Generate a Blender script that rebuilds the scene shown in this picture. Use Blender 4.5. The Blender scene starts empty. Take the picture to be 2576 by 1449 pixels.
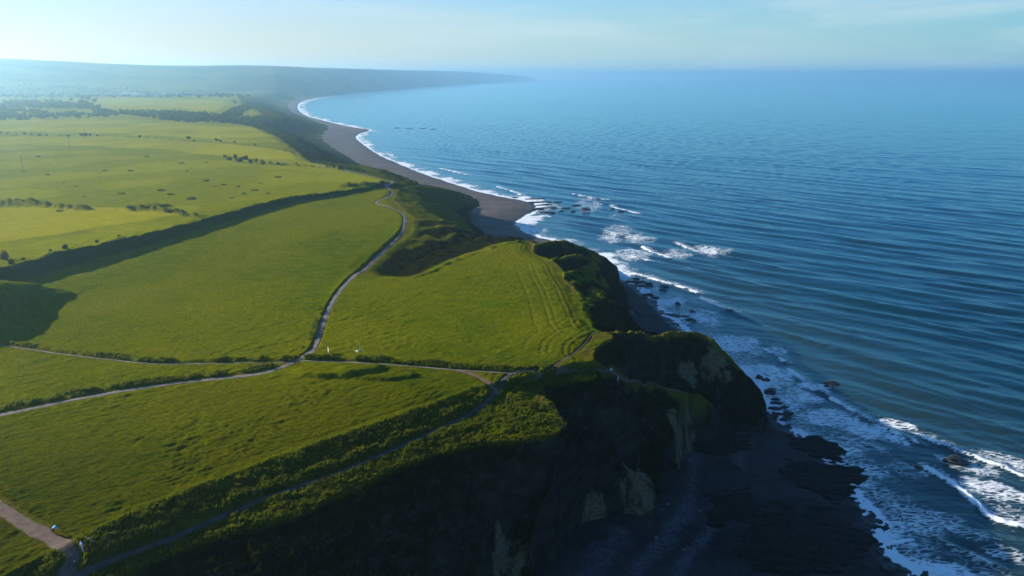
import bpy, bmesh, math, random
import numpy as np
from mathutils import Vector, Matrix

scene = bpy.context.scene
COL = scene.collection
R = math.radians
rng = np.random.default_rng(7)
random.seed(7)

# ------------------------------------------------------------------ camera, sky, sun, exposure
CAM_H = 95.0                      # drone height above the sea, metres
FOV = 70.0
W0, H0 = 2576.0, 1449.0
F0 = (W0 / 2) / math.tan(R(FOV / 2))
HORIZON = 191.0
PITCH = math.atan((H0 / 2 - HORIZON) / F0)
cam_d = bpy.data.cameras.new('camera')
cam = bpy.data.objects.new('camera', cam_d)
COL.objects.link(cam)
cam_d.sensor_width = 36.0
cam_d.angle = R(FOV)
cam_d.clip_start = 0.5
cam_d.clip_end = 60000.0
cam.location = (0, 0, CAM_H)
cam.rotation_euler = (math.pi / 2 - PITCH, 0, 0)
scene.camera = cam

SUN_AZ = 68.0                     # degrees to the left of the view direction
SUN_EL = 18.0
sun_dir = Vector((-math.sin(R(SUN_AZ)) * math.cos(R(SUN_EL)), math.cos(R(SUN_AZ)) * math.cos(R(SUN_EL)), math.sin(R(SUN_EL))))
sun_d = bpy.data.lights.new('sun', 'SUN')
sun_d.energy = 5.0
sun_d.angle = R(0.5)
sun_d.color = (1.0, 0.94, 0.82)
sun = bpy.data.objects.new('sun', sun_d)
COL.objects.link(sun)
sun.rotation_euler = sun_dir.to_track_quat('Z', 'Y').to_euler()

world = bpy.data.worlds.new('World')
scene.world = world
world.use_nodes = True
wt = world.node_tree
wt.nodes.clear()


def nn(t, kind, **kw):
    n = t.nodes.new(kind)
    for k, v in kw.items():
        setattr(n, k, v)
    return n


def lk(t, a, b):
    t.links.new(a, b)


w_out = nn(wt, 'ShaderNodeOutputWorld')
w_bg = nn(wt, 'ShaderNodeBackground')
w_sky = nn(wt, 'ShaderNodeTexSky', sky_type='NISHITA')
w_sky.sun_disc = False
w_sky.sun_elevation = R(SUN_EL)
w_sky.sun_rotation = R(-SUN_AZ)
w_sky.altitude = 100.0
w_sky.air_density = 1.0
w_sky.dust_density = 0.6
w_sky.ozone_density = 2.0
w_tint = nn(wt, 'ShaderNodeMix', data_type='RGBA', blend_type='MULTIPLY')
w_tint.inputs[0].default_value = 1.0
w_tint.inputs[7].default_value = (0.01, 0.85, 1.75, 1)
lk(wt, w_sky.outputs[0], w_tint.inputs[6])
# thin cloud streaks: stretched noise over the sky directions
w_tc = nn(wt, 'ShaderNodeTexCoord')
w_map = nn(wt, 'ShaderNodeMapping')
w_map.inputs['Scale'].default_value = (2.2, 2.2, 16.0)
w_map.inputs['Rotation'].default_value = (0, R(2.5), 0)
w_no = nn(wt, 'ShaderNodeTexNoise')
w_no.inputs['Scale'].default_value = 1.6
w_no.inputs['Detail'].default_value = 7
w_no.inputs['Roughness'].default_value = 0.55
w_no.inputs['Distortion'].default_value = 0.6
w_rmp = nn(wt, 'ShaderNodeMapRange', interpolation_type='SMOOTHSTEP')
w_rmp.inputs[1].default_value = 0.44
w_rmp.inputs[2].default_value = 0.72
w_rmp.inputs[3].default_value = 0.0
w_rmp.inputs[4].default_value = 0.5
w_mix = nn(wt, 'ShaderNodeMix', data_type='RGBA')
w_mix.inputs[7].default_value = (5.0, 6.0, 6.0, 1)
lk(wt, w_tc.outputs['Generated'], w_map.inputs[0])
lk(wt, w_map.outputs[0], w_no.inputs['Vector'])
lk(wt, w_no.outputs[0], w_rmp.inputs[0])
lk(wt, w_rmp.outputs[0], w_mix.inputs[0])
# bright veil low in the sky, palest towards the sun
w_nrm = nn(wt, 'ShaderNodeVectorMath', operation='NORMALIZE')
lk(wt, w_tc.outputs['Generated'], w_nrm.inputs[0])
w_sep = nn(wt, 'ShaderNodeSeparateXYZ')
lk(wt, w_nrm.outputs[0], w_sep.inputs[0])
w_vz = nn(wt, 'ShaderNodeMapRange', interpolation_type='SMOOTHERSTEP')
w_vz.inputs[1].default_value = 0.27
w_vz.inputs[2].default_value = -0.06
w_vz.inputs[3].default_value = 0.0
w_vz.inputs[4].default_value = 1.0
lk(wt, w_sep.outputs[2], w_vz.inputs[0])
w_dot = nn(wt, 'ShaderNodeVectorMath', operation='DOT_PRODUCT')
lk(wt, w_nrm.outputs[0], w_dot.inputs[0])
w_dot.inputs[1].default_value = sun_dir
w_vs = nn(wt, 'ShaderNodeMapRange')
w_vs.inputs[1].default_value = -0.95
w_vs.inputs[2].default_value = 0.85
lk(wt, w_dot.outputs['Value'], w_vs.inputs[0])
w_vc = nn(wt, 'ShaderNodeValToRGB')
w_vc.color_ramp.elements[0].color = (0.02, 0.08, 0.14, 1)
w_vc.color_ramp.elements[1].color = (1.12, 0.84, 0.54, 1)
for p_, c_ in ((0.38, (0.41, 0.71, 0.69)), (0.72, (0.73, 0.87, 0.74))):
    w_vc.color_ramp.elements.new(p_).color = (*c_, 1)
lk(wt, w_vs.outputs[0], w_vc.inputs[0])
w_gain = nn(wt, 'ShaderNodeVectorMath', operation='SCALE')
w_gain.inputs['Scale'].default_value = 6.5
lk(wt, w_vc.outputs[0], w_gain.inputs[0])
w_veil = nn(wt, 'ShaderNodeMix', data_type='RGBA')
lk(wt, w_vz.outputs[0], w_veil.inputs[0])
lk(wt, w_tint.outputs[2], w_veil.inputs[6])
lk(wt, w_gain.outputs[0], w_veil.inputs[7])
lk(wt, w_veil.outputs[2], w_mix.inputs[6])
lk(wt, w_mix.outputs[2], w_bg.inputs[0])
w_bg.inputs[1].default_value = 0.05
lk(wt, w_bg.outputs[0], w_out.inputs[0])

vs = scene.view_settings
vs.view_transform = 'Standard'
vs.look = 'None'
vs.exposure = 1.5
vs.gamma = 1.0
vs.use_curve_mapping = False
scene.cycles.max_bounces = 5
scene.cycles.diffuse_bounces = 2
scene.cycles.glossy_bounces = 2
scene.cycles.volume_bounces = 1
scene.cycles.transparent_max_bounces = 6
scene.cycles.use_denoising = True
HAZE_DENSITY = 1.6e-4


# ------------------------------------------------------------------ helpers
def P(x, y, z=30.0):
    """ground position, in metres, of a point sighted on the photograph and lying at height z"""
    u = (x - W0 / 2) / F0
    v = (H0 / 2 - y) / F0
    dy = math.cos(PITCH) + v * math.sin(PITCH)
    dz = -math.sin(PITCH) + v * math.cos(PITCH)
    t = (z - CAM_H) / dz
    return (u * t, dy * t)


def PL(pts, z=30.0):
    return np.array([P(p[0], p[1], p[2] if len(p) > 2 else z) for p in pts])


def PLZ(pts):
    return np.array([(*P(p[0], p[1], p[2]), p[2]) for p in pts])


_perm = np.random.default_rng(3).permutation(4096).astype(np.int64)
_val = np.random.default_rng(4).uniform(-1, 1, 4096)


def _h(ix, iy, s):
    return _val[_perm[(ix + _perm[(iy + s * 131) & 4095]) & 4095]]


def vn(x, y, s=0):
    """smooth value noise, -1..1"""
    fx = np.floor(x)
    fy = np.floor(y)
    ix = fx.astype(np.int64)
    iy = fy.astype(np.int64)
    u = x - fx
    v = y - fy
    u = u * u * u * (u * (u * 6 - 15) + 10)
    v = v * v * v * (v * (v * 6 - 15) + 10)
    a = _h(ix, iy, s)
    b = _h(ix + 1, iy, s)
    c = _h(ix, iy + 1, s)
    d = _h(ix + 1, iy + 1, s)
    return (a * (1 - u) + b * u) * (1 - v) + (c * (1 - u) + d * u) * v


def fbm(x, y, octv=4, s=0, g=0.5):
    o = 0.0
    a = 1.0
    f = 1.0
    for i in range(octv):
        ca, sa = math.cos(0.6 * i + s), math.sin(0.6 * i + s)
        o = o + a * vn((x * ca - y * sa) * f + 17.3 * i, (x * sa + y * ca) * f - 9.1 * i, s + i)
        a *= g
        f *= 2.03
    return o


def sstep(a, b, x):
    t = np.clip((x - a) / (b - a), 0, 1)
    return t * t * (3 - 2 * t)


def inpoly(X, Y, poly):
    r = np.zeros(X.shape, bool)
    n = len(poly)
    for i in range(n):
        x1, y1 = poly[i][:2]
        x2, y2 = poly[(i + 1) % n][:2]
        if y1 == y2:
            continue
        c = ((y1 > Y) != (y2 > Y))
        if not c.any():
            continue
        r ^= c & (X < (x2 - x1) * (Y - y1) / (y2 - y1) + x1)
    return r


def dpoly(X, Y, poly, maxd, want_s=False, want_z=False):
    """distance to a polyline (capped at maxd); optionally the side / arc fraction / interpolated third column"""
    D = np.full(X.shape, float(maxd))
    S = np.zeros(X.shape)
    Z = np.zeros(X.shape)
    x0, x1 = poly[:, 0].min() - maxd, poly[:, 0].max() + maxd
    y0, y1 = poly[:, 1].min() - maxd, poly[:, 1].max() + maxd
    idx = np.nonzero((X > x0) & (X < x1) & (Y > y0) & (Y < y1))[0]
    if len(idx):
        xs, ys = X[idx], Y[idx]
        d = np.full(xs.shape, float(maxd))
        sd = np.zeros(xs.shape)
        zz = np.zeros(xs.shape)
        for i in range(len(poly) - 1):
            ax, ay = poly[i][:2]
            bx, by = poly[i + 1][:2]
            m = np.nonzero((xs > min(ax, bx) - maxd) & (xs < max(ax, bx) + maxd) & (ys > min(ay, by) - maxd) & (ys < max(ay, by) + maxd))[0]
            if not len(m):
                continue
            px, py = xs[m] - ax, ys[m] - ay
            ex, ey = bx - ax, by - ay
            L2 = ex * ex + ey * ey + 1e-9
            t = np.clip((px * ex + py * ey) / L2, 0, 1)
            dd = np.hypot(px - t * ex, py - t * ey)
            k = dd < d[m]
            mm = m[k]
            d[mm] = dd[k]
            if want_s:
                sd[mm] = np.sign(ex * py[k] - ey * px[k])
            if want_z:
                za = poly[i][2] if poly.shape[1] > 2 else i
                zb = poly[i + 1][2] if poly.shape[1] > 2 else i + 1
                zz[mm] = za + (zb - za) * t[k]
        D[idx] = d
        S[idx] = sd
        Z[idx] = zz
    out = [D]
    if want_s:
        out.append(S)
    if want_z:
        out.append(Z)
    return out[0] if len(out) == 1 else out


def resample(poly, step):
    poly = np.asarray(poly, float)
    seg = np.hypot(*np.diff(poly[:, :2], axis=0).T)
    s = np.concatenate([[0], np.cumsum(seg)])
    n = max(2, int(s[-1] / step))
    q = np.linspace(0, s[-1], n)
    return np.stack([np.interp(q, s, poly[:, k]) for k in range(poly.shape[1])], 1)


def smooth_line(poly, it=2):
    """round the corners of a polyline (Chaikin)"""
    p = np.asarray(poly, float)
    for _ in range(it):
        a = p[:-1] * 0.75 + p[1:] * 0.25
        b = p[:-1] * 0.25 + p[1:] * 0.75
        q = np.empty((2 * len(a), p.shape[1]))
        q[0::2] = a
        q[1::2] = b
        p = np.concatenate([p[:1], q, p[-1:]])
    return p


def mesh_np(name, verts, faces, mat=None, smooth=True, attrs=None, parent=None, loc=None):
    me = bpy.data.meshes.new(name)
    verts = np.asarray(verts, np.float32)
    faces = np.asarray(faces, np.int32)
    k = faces.shape[1]
    me.vertices.add(len(verts))
    me.vertices.foreach_set('co', verts.ravel())
    me.loops.add(faces.size)
    me.loops.foreach_set('vertex_index', faces.ravel())
    me.polygons.add(len(faces))
    me.polygons.foreach_set('loop_start', np.arange(0, faces.size, k, dtype=np.int32))
    me.polygons.foreach_set('use_smooth', np.full(len(faces), smooth, bool))
    me.update(calc_edges=True)
    if attrs:
        for an, av in attrs.items():
            at = me.attributes.new(an, 'FLOAT', 'POINT')
            at.data.foreach_set('value', np.asarray(av, np.float32))
    if mat:
        me.materials.append(mat)
    o = bpy.data.objects.new(name, me)
    COL.objects.link(o)
    if parent:
        o.parent = parent
    if loc is not None:
        o.location = loc
    return o


def bm_obj(name, bm, mat, parent=None, smooth=False):
    me = bpy.data.meshes.new(name)
    bm.normal_update()
    bm.to_mesh(me)
    bm.free()
    me.materials.append(mat)
    if smooth:
        for p in me.polygons:
            p.use_smooth = True
    o = bpy.data.objects.new(name, me)
    COL.objects.link(o)
    if parent:
        o.parent = parent
    return o


def tag(o, label=None, cat=None, group=None, kind=None):
    if label:
        o['label'] = label
    if cat:
        o['category'] = cat
    if group:
        o['group'] = group
    if kind:
        o['kind'] = kind
    return o


def empty(name, loc, rz=0.0):
    o = bpy.data.objects.new(name, None)
    COL.objects.link(o)
    o.location = loc
    o.rotation_euler = (0, 0, rz)
    return o


def copy_tree(o):
    c = o.copy()
    COL.objects.link(c)
    for ch in list(o.children):
        d = ch.copy()
        COL.objects.link(d)
        d.parent = c
        for g in list(ch.children):
            e = g.copy()
            COL.objects.link(e)
            e.parent = d
    return c


def bx(bm, c, s, rot=None):
    r = bmesh.ops.create_cube(bm, size=1.0)
    M = Matrix.Translation(c) @ (rot or Matrix.Identity(4)) @ Matrix.Diagonal((*s, 1))
    bmesh.ops.transform(bm, matrix=M, verts=r['verts'])


def cyl(bm, a, b, r1, r2=None, n=8):
    a, b = Vector(a), Vector(b)
    r2 = r1 if r2 is None else r2
    d = b - a
    r = bmesh.ops.create_cone(bm, cap_ends=True, segments=n, radius1=r1, radius2=r2, depth=d.length)
    M = Matrix.Translation((a + b) / 2) @ d.to_track_quat('Z', 'Y').to_matrix().to_4x4()
    bmesh.ops.transform(bm, matrix=M, verts=r['verts'])


# ------------------------------------------------------------------ materials
def mat_new(name):
    m = bpy.data.materials.new(name)
    m.use_nodes = True
    t = m.node_tree
    t.nodes.clear()
    out = nn(t, 'ShaderNodeOutputMaterial')
    b = nn(t, 'ShaderNodeBsdfPrincipled')
    lk(t, b.outputs[0], out.inputs[0])
    return m, t, b, out


def noise(t, vec, scale, detail=4, rough=0.55, dist=0.0):
    n = nn(t, 'ShaderNodeTexNoise')
    n.inputs['Scale'].default_value = scale
    n.inputs['Detail'].default_value = detail
    n.inputs['Roughness'].default_value = rough
    n.inputs['Distortion'].default_value = dist
    if vec is not None:
        lk(t, vec, n.inputs['Vector'])
    return n.outputs[0]


def mapr(t, v, a, b, c=0.0, d=1.0, smooth=True):
    n = nn(t, 'ShaderNodeMapRange')
    if smooth:
        n.interpolation_type = 'SMOOTHSTEP'
    lk(t, v, n.inputs[0])
    for i, q in enumerate((a, b, c, d)):
        n.inputs[i + 1].default_value = q
    return n.outputs[0]


def mixc(t, f, a, b, blend='MIX'):
    n = nn(t, 'ShaderNodeMix', data_type='RGBA', blend_type=blend)
    if isinstance(f, (int, float)):
        n.inputs[0].default_value = f
    else:
        lk(t, f, n.inputs[0])
    for k, q in ((6, a), (7, b)):
        if isinstance(q, tuple):
            n.inputs[k].default_value = (*q, 1)
        else:
            lk(t, q, n.inputs[k])
    return n.outputs[2]


def math_n(t, op, a, b=None):
    n = nn(t, 'ShaderNodeMath', operation=op)
    for i, q in enumerate((a, b)):
        if q is None:
            continue
        if isinstance(q, (int, float)):
            n.inputs[i].default_value = q
        else:
            lk(t, q, n.inputs[i])
    return n.outputs[0]


def attr(t, name):
    n = nn(t, 'ShaderNodeAttribute')
    n.attribute_name = name
    return n.outputs['Fac']


def objco(t, scale=(1, 1, 1), rot=(0, 0, 0)):
    n = nn(t, 'ShaderNodeTexCoord')
    m = nn(t, 'ShaderNodeMapping')
    m.inputs['Scale'].default_value = scale
    m.inputs['Rotation'].default_value = rot
    lk(t, n.outputs['Object'], m.inputs[0])
    return m.outputs[0]


def bump(t, b, h, strength, dist):
    n = nn(t, 'ShaderNodeBump')
    n.inputs['Strength'].default_value = strength
    n.inputs['Distance'].default_value = dist
    lk(t, h, n.inputs['Height'])
    lk(t, n.outputs[0], b.inputs['Normal'])
    return n


def simple(name, col, rough=0.8, var=0.35, scale=3.0, bscale=None, bstr=0.4):
    m, t, b, out = mat_new(name)
    co = objco(t)
    n = noise(t, co, scale, 4)
    c = mixc(t, mapr(t, n, 0.3, 0.7), tuple(q * (1 - var) for q in col), tuple(min(1, q * (1 + var)) for q in col))
    lk(t, c, b.inputs['Base Color'])
    b.inputs['Roughness'].default_value = rough
    if bscale:
        bump(t, b, noise(t, co, bscale, 4), bstr, 0.1)
    return m


# grassland, with bare soil and limestone where the ground is steep
def make_ground_mat():
    m, t, b, out = mat_new('grassland')
    co = objco(t)
    cos = objco(t, (1.0, 1.9, 1.0), (0, 0, R(-30)))
    big = noise(t, co, 0.018, 5, 0.6)
    mid = noise(t, cos, 0.16, 6, 0.65)
    fine = noise(t, cos, 1.3, 4, 0.65)
    c = mixc(t, mapr(t, big, 0.36, 0.64), (0.056, 0.080, 0.0003), (0.116, 0.114, 0.0003))
    c = mixc(t, mapr(t, mid, 0.35, 0.7, 0, 0.75), c, (0.130, 0.116, 0.0005))
    c = mixc(t, mapr(t, fine, 0.35, 0.62, 0.65, 0.0), c, (0.030, 0.048, 0.0004))
    # rough far pasture, a little greyer and yellower
    c = mixc(t, attr(t, 'rough'), c, mixc(t, mapr(t, mid, 0.35, 0.65), (0.125, 0.138, 0.002), (0.185, 0.165, 0.003)))
    c = mixc(t, attr(t, 'deep'), c, (0.44, 0.43, 0.40), 'MULTIPLY')  # dimmer foreground light painted into the near grass colour
    c = mixc(t, attr(t, 'gold'), c, mixc(t, mapr(t, mid, 0.35, 0.65), (0.19, 0.18, 0.003), (0.24, 0.195, 0.004)))
    c = mixc(t, attr(t, 'haze_tint'), c, mixc(t, mapr(t, noise(t, co, 0.004, 6, 0.6), 0.4, 0.6), (0.040, 0.062, 0.034), (0.095, 0.110, 0.034)))  # haze over the distant hills imitated by a darker, bluer ground colour
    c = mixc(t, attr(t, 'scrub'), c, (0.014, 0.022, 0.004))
    # dry fringe
    c = mixc(t, math_n(t, 'MULTIPLY', attr(t, 'dry'), mapr(t, fine, 0.3, 0.6, 0.3, 1.0)), c, (0.10, 0.065, 0.012))
    # cliff: coarse dark vegetation, soil, rock
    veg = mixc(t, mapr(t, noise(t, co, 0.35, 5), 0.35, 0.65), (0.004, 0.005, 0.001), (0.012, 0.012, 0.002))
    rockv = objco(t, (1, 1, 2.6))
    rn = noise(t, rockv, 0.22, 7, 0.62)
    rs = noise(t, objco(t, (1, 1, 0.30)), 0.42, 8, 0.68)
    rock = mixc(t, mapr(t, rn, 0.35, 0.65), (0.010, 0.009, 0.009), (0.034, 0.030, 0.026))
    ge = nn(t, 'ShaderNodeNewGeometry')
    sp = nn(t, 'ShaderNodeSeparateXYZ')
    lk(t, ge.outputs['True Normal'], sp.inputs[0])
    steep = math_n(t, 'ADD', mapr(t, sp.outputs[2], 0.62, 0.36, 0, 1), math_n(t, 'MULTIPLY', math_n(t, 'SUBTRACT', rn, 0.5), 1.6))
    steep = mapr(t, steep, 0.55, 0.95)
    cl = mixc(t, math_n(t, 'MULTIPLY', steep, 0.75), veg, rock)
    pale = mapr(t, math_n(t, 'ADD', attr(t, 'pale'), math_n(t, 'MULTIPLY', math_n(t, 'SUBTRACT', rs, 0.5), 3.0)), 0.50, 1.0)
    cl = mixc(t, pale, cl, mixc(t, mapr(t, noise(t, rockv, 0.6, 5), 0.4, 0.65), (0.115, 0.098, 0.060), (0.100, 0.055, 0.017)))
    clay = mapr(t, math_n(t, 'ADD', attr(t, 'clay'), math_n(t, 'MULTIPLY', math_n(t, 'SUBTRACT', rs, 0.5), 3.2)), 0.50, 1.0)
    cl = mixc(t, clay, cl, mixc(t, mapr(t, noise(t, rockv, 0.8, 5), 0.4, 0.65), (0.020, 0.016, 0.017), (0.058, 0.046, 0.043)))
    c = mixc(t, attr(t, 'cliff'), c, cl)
    lk(t, c, b.inputs['Base Color'])
    b.inputs['Roughness'].default_value = 0.9
    b.inputs['Specular IOR Level'].default_value = 0.0
    hb = math_n(t, 'ADD', noise(t, cos, 2.6, 5, 0.7), math_n(t, 'MULTIPLY', noise(t, cos, 0.8, 3), 1.2))
    bump(t, b, hb, 0.8, 0.5)
    return m


def make_beach_mat():
    m, t, b, out = mat_new('shingle')
    co = objco(t, (1, 1, 1), (0, 0, 0.4))
    n1 = noise(t, objco(t, (0.35, 1.2, 1), (0, 0, R(-20))), 0.06, 6, 0.6)
    n2 = noise(t, co, 2.0, 5, 0.7)
    c = mixc(t, mapr(t, n1, 0.35, 0.65), (0.048, 0.036, 0.034), (0.085, 0.063, 0.056))
    c = mixc(t, mapr(t, n2, 0.35, 0.7, 0, 0.5), c, (0.03, 0.025, 0.024))
    c = mixc(t, attr(t, 'shaded_sand'), c, mixc(t, mapr(t, n1, 0.35, 0.65), (0.011, 0.011, 0.012), (0.026, 0.023, 0.023)))  # dark near sand, its shade below the cliffs painted into the colour
    c = mixc(t, math_n(t, 'MULTIPLY', attr(t, 'stripe'), mapr(t, noise(t, co, 1.1, 6, 0.7), 0.35, 0.6)), c, (0.060, 0.056, 0.062))
    c = mixc(t, attr(t, 'wet'), c, (0.010, 0.010, 0.010))
    c = mixc(t, mapr(t, math_n(t, 'ADD', attr(t, 'weed'), math_n(t, 'MULTIPLY', math_n(t, 'SUBTRACT', noise(t, co, 0.25, 6, 0.65), 0.5), 1.6)), 0.45, 0.6), c, (0.012, 0.013, 0.010))
    lk(t, c, b.inputs['Base Color'])
    lk(t, mapr(t, attr(t, 'wet'), 0, 1, 0.85, 0.4), b.inputs['Roughness'])
    b.inputs['Specular IOR Level'].default_value = 0.1
    bump(t, b, n2, 0.5, 0.15)
    return m


def make_sea_mat():
    m, t, b, out = mat_new('sea_water')
    co = objco(t)
    st = objco(t, (0.45, 1.25, 1), (0, 0, R(42)))
    deep = mixc(t, mapr(t, noise(t, co, 0.01, 4), 0.35, 0.65), (0.001, 0.012, 0.020), (0.001, 0.016, 0.025))
    base = mixc(t, attr(t, 'shallow'), deep, (0.014, 0.030, 0.028))
    # lacy foam: warped cells torn by noise
    wv = nn(t, 'ShaderNodeTexNoise')
    wv.inputs['Scale'].default_value = 0.35
    wv.inputs['Detail'].default_value = 5
    lk(t, st, wv.inputs['Vector'])
    wa = nn(t, 'ShaderNodeVectorMath', operation='MULTIPLY_ADD')
    lk(t, wv.outputs['Color'], wa.inputs[0])
    wa.inputs[1].default_value = (4.0, 4.0, 0)
    lk(t, st, wa.inputs[2])
    vo = nn(t, 'ShaderNodeTexVoronoi', feature='DISTANCE_TO_EDGE')
    vo.inputs['Scale'].default_value = 0.85
    lk(t, wa.outputs[0], vo.inputs['Vector'])
    lace = mapr(t, vo.outputs['Distance'], 0.0, 0.30, 1.0, 0.0)
    nz = noise(t, wa.outputs[0], 1.1, 7, 0.70)
    nl = noise(t, co, 0.09, 4, 0.6)
    f = attr(t, 'foam')
    pat = math_n(t, 'ADD', math_n(t, 'MULTIPLY', lace, 0.30), math_n(t, 'ADD', math_n(t, 'MULTIPLY', nz, 0.85), math_n(t, 'MULTIPLY', math_n(t, 'SUBTRACT', nl, 0.5), 0.5)))
    tot = math_n(t, 'ADD', math_n(t, 'MULTIPLY', f, 1.05), math_n(t, 'SUBTRACT', pat, 0.42))
    fm = mapr(t, tot, 0.52, 0.95)
    fm = math_n(t, 'MULTIPLY', fm, mapr(t, f, 0.02, 0.12))
    col = mixc(t, fm, base, (0.60, 0.61, 0.61))
    lk(t, col, b.inputs['Base Color'])
    b.inputs['Roughness'].default_value = 0.9
    b.inputs['Specular IOR Level'].default_value = 0.0
    h1 = noise(t, st, 0.22, 6, 0.6, 0.4)
    h2 = noise(t, st, 1.1, 4, 0.6)
    hh = math_n(t, 'ADD', math_n(t, 'MULTIPLY', h1, 1.0), math_n(t, 'MULTIPLY', h2, 0.22))
    hh = math_n(t, 'ADD', hh, math_n(t, 'MULTIPLY', math_n(t, 'MULTIPLY', fm, nz), 0.25))
    bn = bump(t, b, hh, 0.36, 1.0)
    gl = nn(t, 'ShaderNodeBsdfGlossy')
    gl.inputs['Color'].default_value = (0.68, 1.0, 1.0, 1)
    gl.inputs['Roughness'].default_value = 0.14
    lk(t, bn.outputs[0], gl.inputs['Normal'])
    fr = nn(t, 'ShaderNodeFresnel')
    fr.inputs['IOR'].default_value = 1.35
    lk(t, bn.outputs[0], fr.inputs['Normal'])
    mx = nn(t, 'ShaderNodeMixShader')
    lk(t, math_n(t, 'MULTIPLY', fr.outputs[0], mapr(t, fm, 0, 0.8, 1.0, 0.04)), mx.inputs[0])
    lk(t, b.outputs[0], mx.inputs[1])
    lk(t, gl.outputs[0], mx.inputs[2])
    lk(t, mx.outputs[0], out.inputs[0])
    return m


M_ground = make_ground_mat()
M_beach = make_beach_mat()
M_sea = make_sea_mat()
def path_mat(name, col):
    m, t, b, out = mat_new(name)
    co = objco(t)
    n = noise(t, co, 0.7, 5, 0.65)
    c = mixc(t, mapr(t, n, 0.3, 0.7), tuple(q * 0.7 for q in col), tuple(q * 1.25 for q in col))
    e = math_n(t, 'ADD', attr(t, 'verge'), math_n(t, 'MULTIPLY', math_n(t, 'SUBTRACT', noise(t, co, 1.6, 4, 0.6), 0.5), 1.1))
    c = mixc(t, mapr(t, e, 0.55, 0.8), c, (0.040, 0.055, 0.001))
    lk(t, c, b.inputs['Base Color'])
    b.inputs['Roughness'].default_value = 0.9
    b.inputs['Specular IOR Level'].default_value = 0.05
    bump(t, b, noise(t, co, 3.0, 4), 0.5, 0.1)
    return m


M_path = path_mat('trodden_gravel', (0.140, 0.114, 0.100))
M_path_shade = path_mat('shaded_gravel', (0.062, 0.052, 0.049))  # path gravel darkened to imitate the shade on the lower path
M_earth = path_mat('red_earth', (0.100, 0.064, 0.048))
M_rock = simple('wet_dark_rock', (0.014, 0.013, 0.012), 0.55, 0.5, 1.2, 2.0, 0.8)
M_pale_rock = simple('pale_limestone', (0.075, 0.068, 0.055), 0.85, 0.35, 1.0, 2.0, 0.8)

# ------------------------------------------------------------------ the lie of the land
FARC = PL([(756, 257), (790, 248), (850, 239.5), (1000, 225), (1200, 211), (1383, 203)], 0)   # water line of the far bay


def out_from(pts, a, b, turn):
    """points farther inland: pushed away by a (near) to b (far) metres and turned a little to the left"""
    o = []
    for i, (x, y) in enumerate(pts):
        r = math.hypot(x, y)
        az = math.atan2(x, y) + turn
        k = i / max(1, len(pts) - 1)
        r2 = r + a + (b - a) * k
        o.append((r2 * math.sin(az), r2 * math.cos(az)))
    return np.array(o)


# main plateau edge, from beside the camera out to the far headland
TOP = np.concatenate([
    np.array([(-150, -60), (-118, -20), (-98, 30), (-80, 62)]),
    PL([(215, 1449), (330, 1398), (505, 1328), (640, 1290), (780, 1255), (845, 1208), (960, 1162), (1100, 1112), (1190, 1085), (1262, 1088), (1340, 1080),
        (1425, 1058), (1402, 1012), (1388, 978), (1345, 950), (1420, 936), (1490, 932), (1500, 905), (1475, 880), (1500, 858), (1545, 840),
        (1522, 833), (1492, 818), (1482, 790), (1468, 765), (1458, 745), (1445, 720), (1430, 703), (1424, 690), (1412, 668), (1404, 655), (1362, 642), (1338, 625),
        (1346, 612), (1330, 598), (1270, 601), (1180, 631), (1112, 652), (1050, 691), (990, 692), (940, 687), (925, 678), (935, 656), (955, 640), (987, 615),
        (1015, 600), (1035, 578), (1038, 550), (1022, 533), (1004, 512), (985, 503), (998, 485), (1000, 470), (990, 459), (960, 448), (900, 435), (862, 424), (840, 415),
        (775, 407), (760, 400), (745, 378), (712, 358), (690, 340), (640, 318), (600, 312), (560, 303), (620, 296), (655, 288), (640, 275), (610, 262), (600, 248), (605, 238)], 30),
    out_from(FARC[1:], 420.0, 120.0, -0.030),
])
TOP = smooth_line(TOP, 1)
TOP_POLY = np.concatenate([TOP, np.array([(1100, 16500), (-20000, 16500), (-20000, -60)])])
# foot of the cliffs
FOOT = np.concatenate([
    np.array([(-110, -60), (-66, 0), (-34, 48), (-12, 82), (0, 104)]),
    PL([(1345, 1449), (1405, 1375), (1450, 1312), (1500, 1293), (1600, 1285), (1642, 1268), (1655, 1215), (1685, 1170), (1745, 1110), (1795, 1085), (1800, 1030)], 2.5),
    np.array([(60.6, 183.0), (67.2, 184.0), (69.6, 188.6), (70.8, 198.7), (68.2, 210.9), (58.1, 225.1)]),
    PL([(1620, 838), (1580, 826), (1560, 803), (1566, 770), (1562, 735), (1540, 712)], 2.5),
    np.array([(50.6, 350.5), (46.6, 367.0), (36.4, 380.3), (20.3, 383.3), (5.0, 377.2), (-5.0, 390.6)]),
    PL([(1222, 598), (1196, 575), (1165, 548), (1160, 530), (1200, 522), (1205, 505), (1160, 484), (1080, 465), (1045, 463), (1010, 460), (960, 440), (930, 432), (890, 403), (838, 372), (815, 352), (815, 337), (845, 323), (800, 308), (752, 290), (725, 276), (722, 262), (733, 256)], 2.5),
    out_from(FARC[1:], 60.0, 60.0, -0.006),
])
FOOT = smooth_line(FOOT, 1)
FOOT_POLY = np.concatenate([FOOT, np.array([(1300, 17000), (-20500, 17000), (-20500, -60)])])
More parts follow.
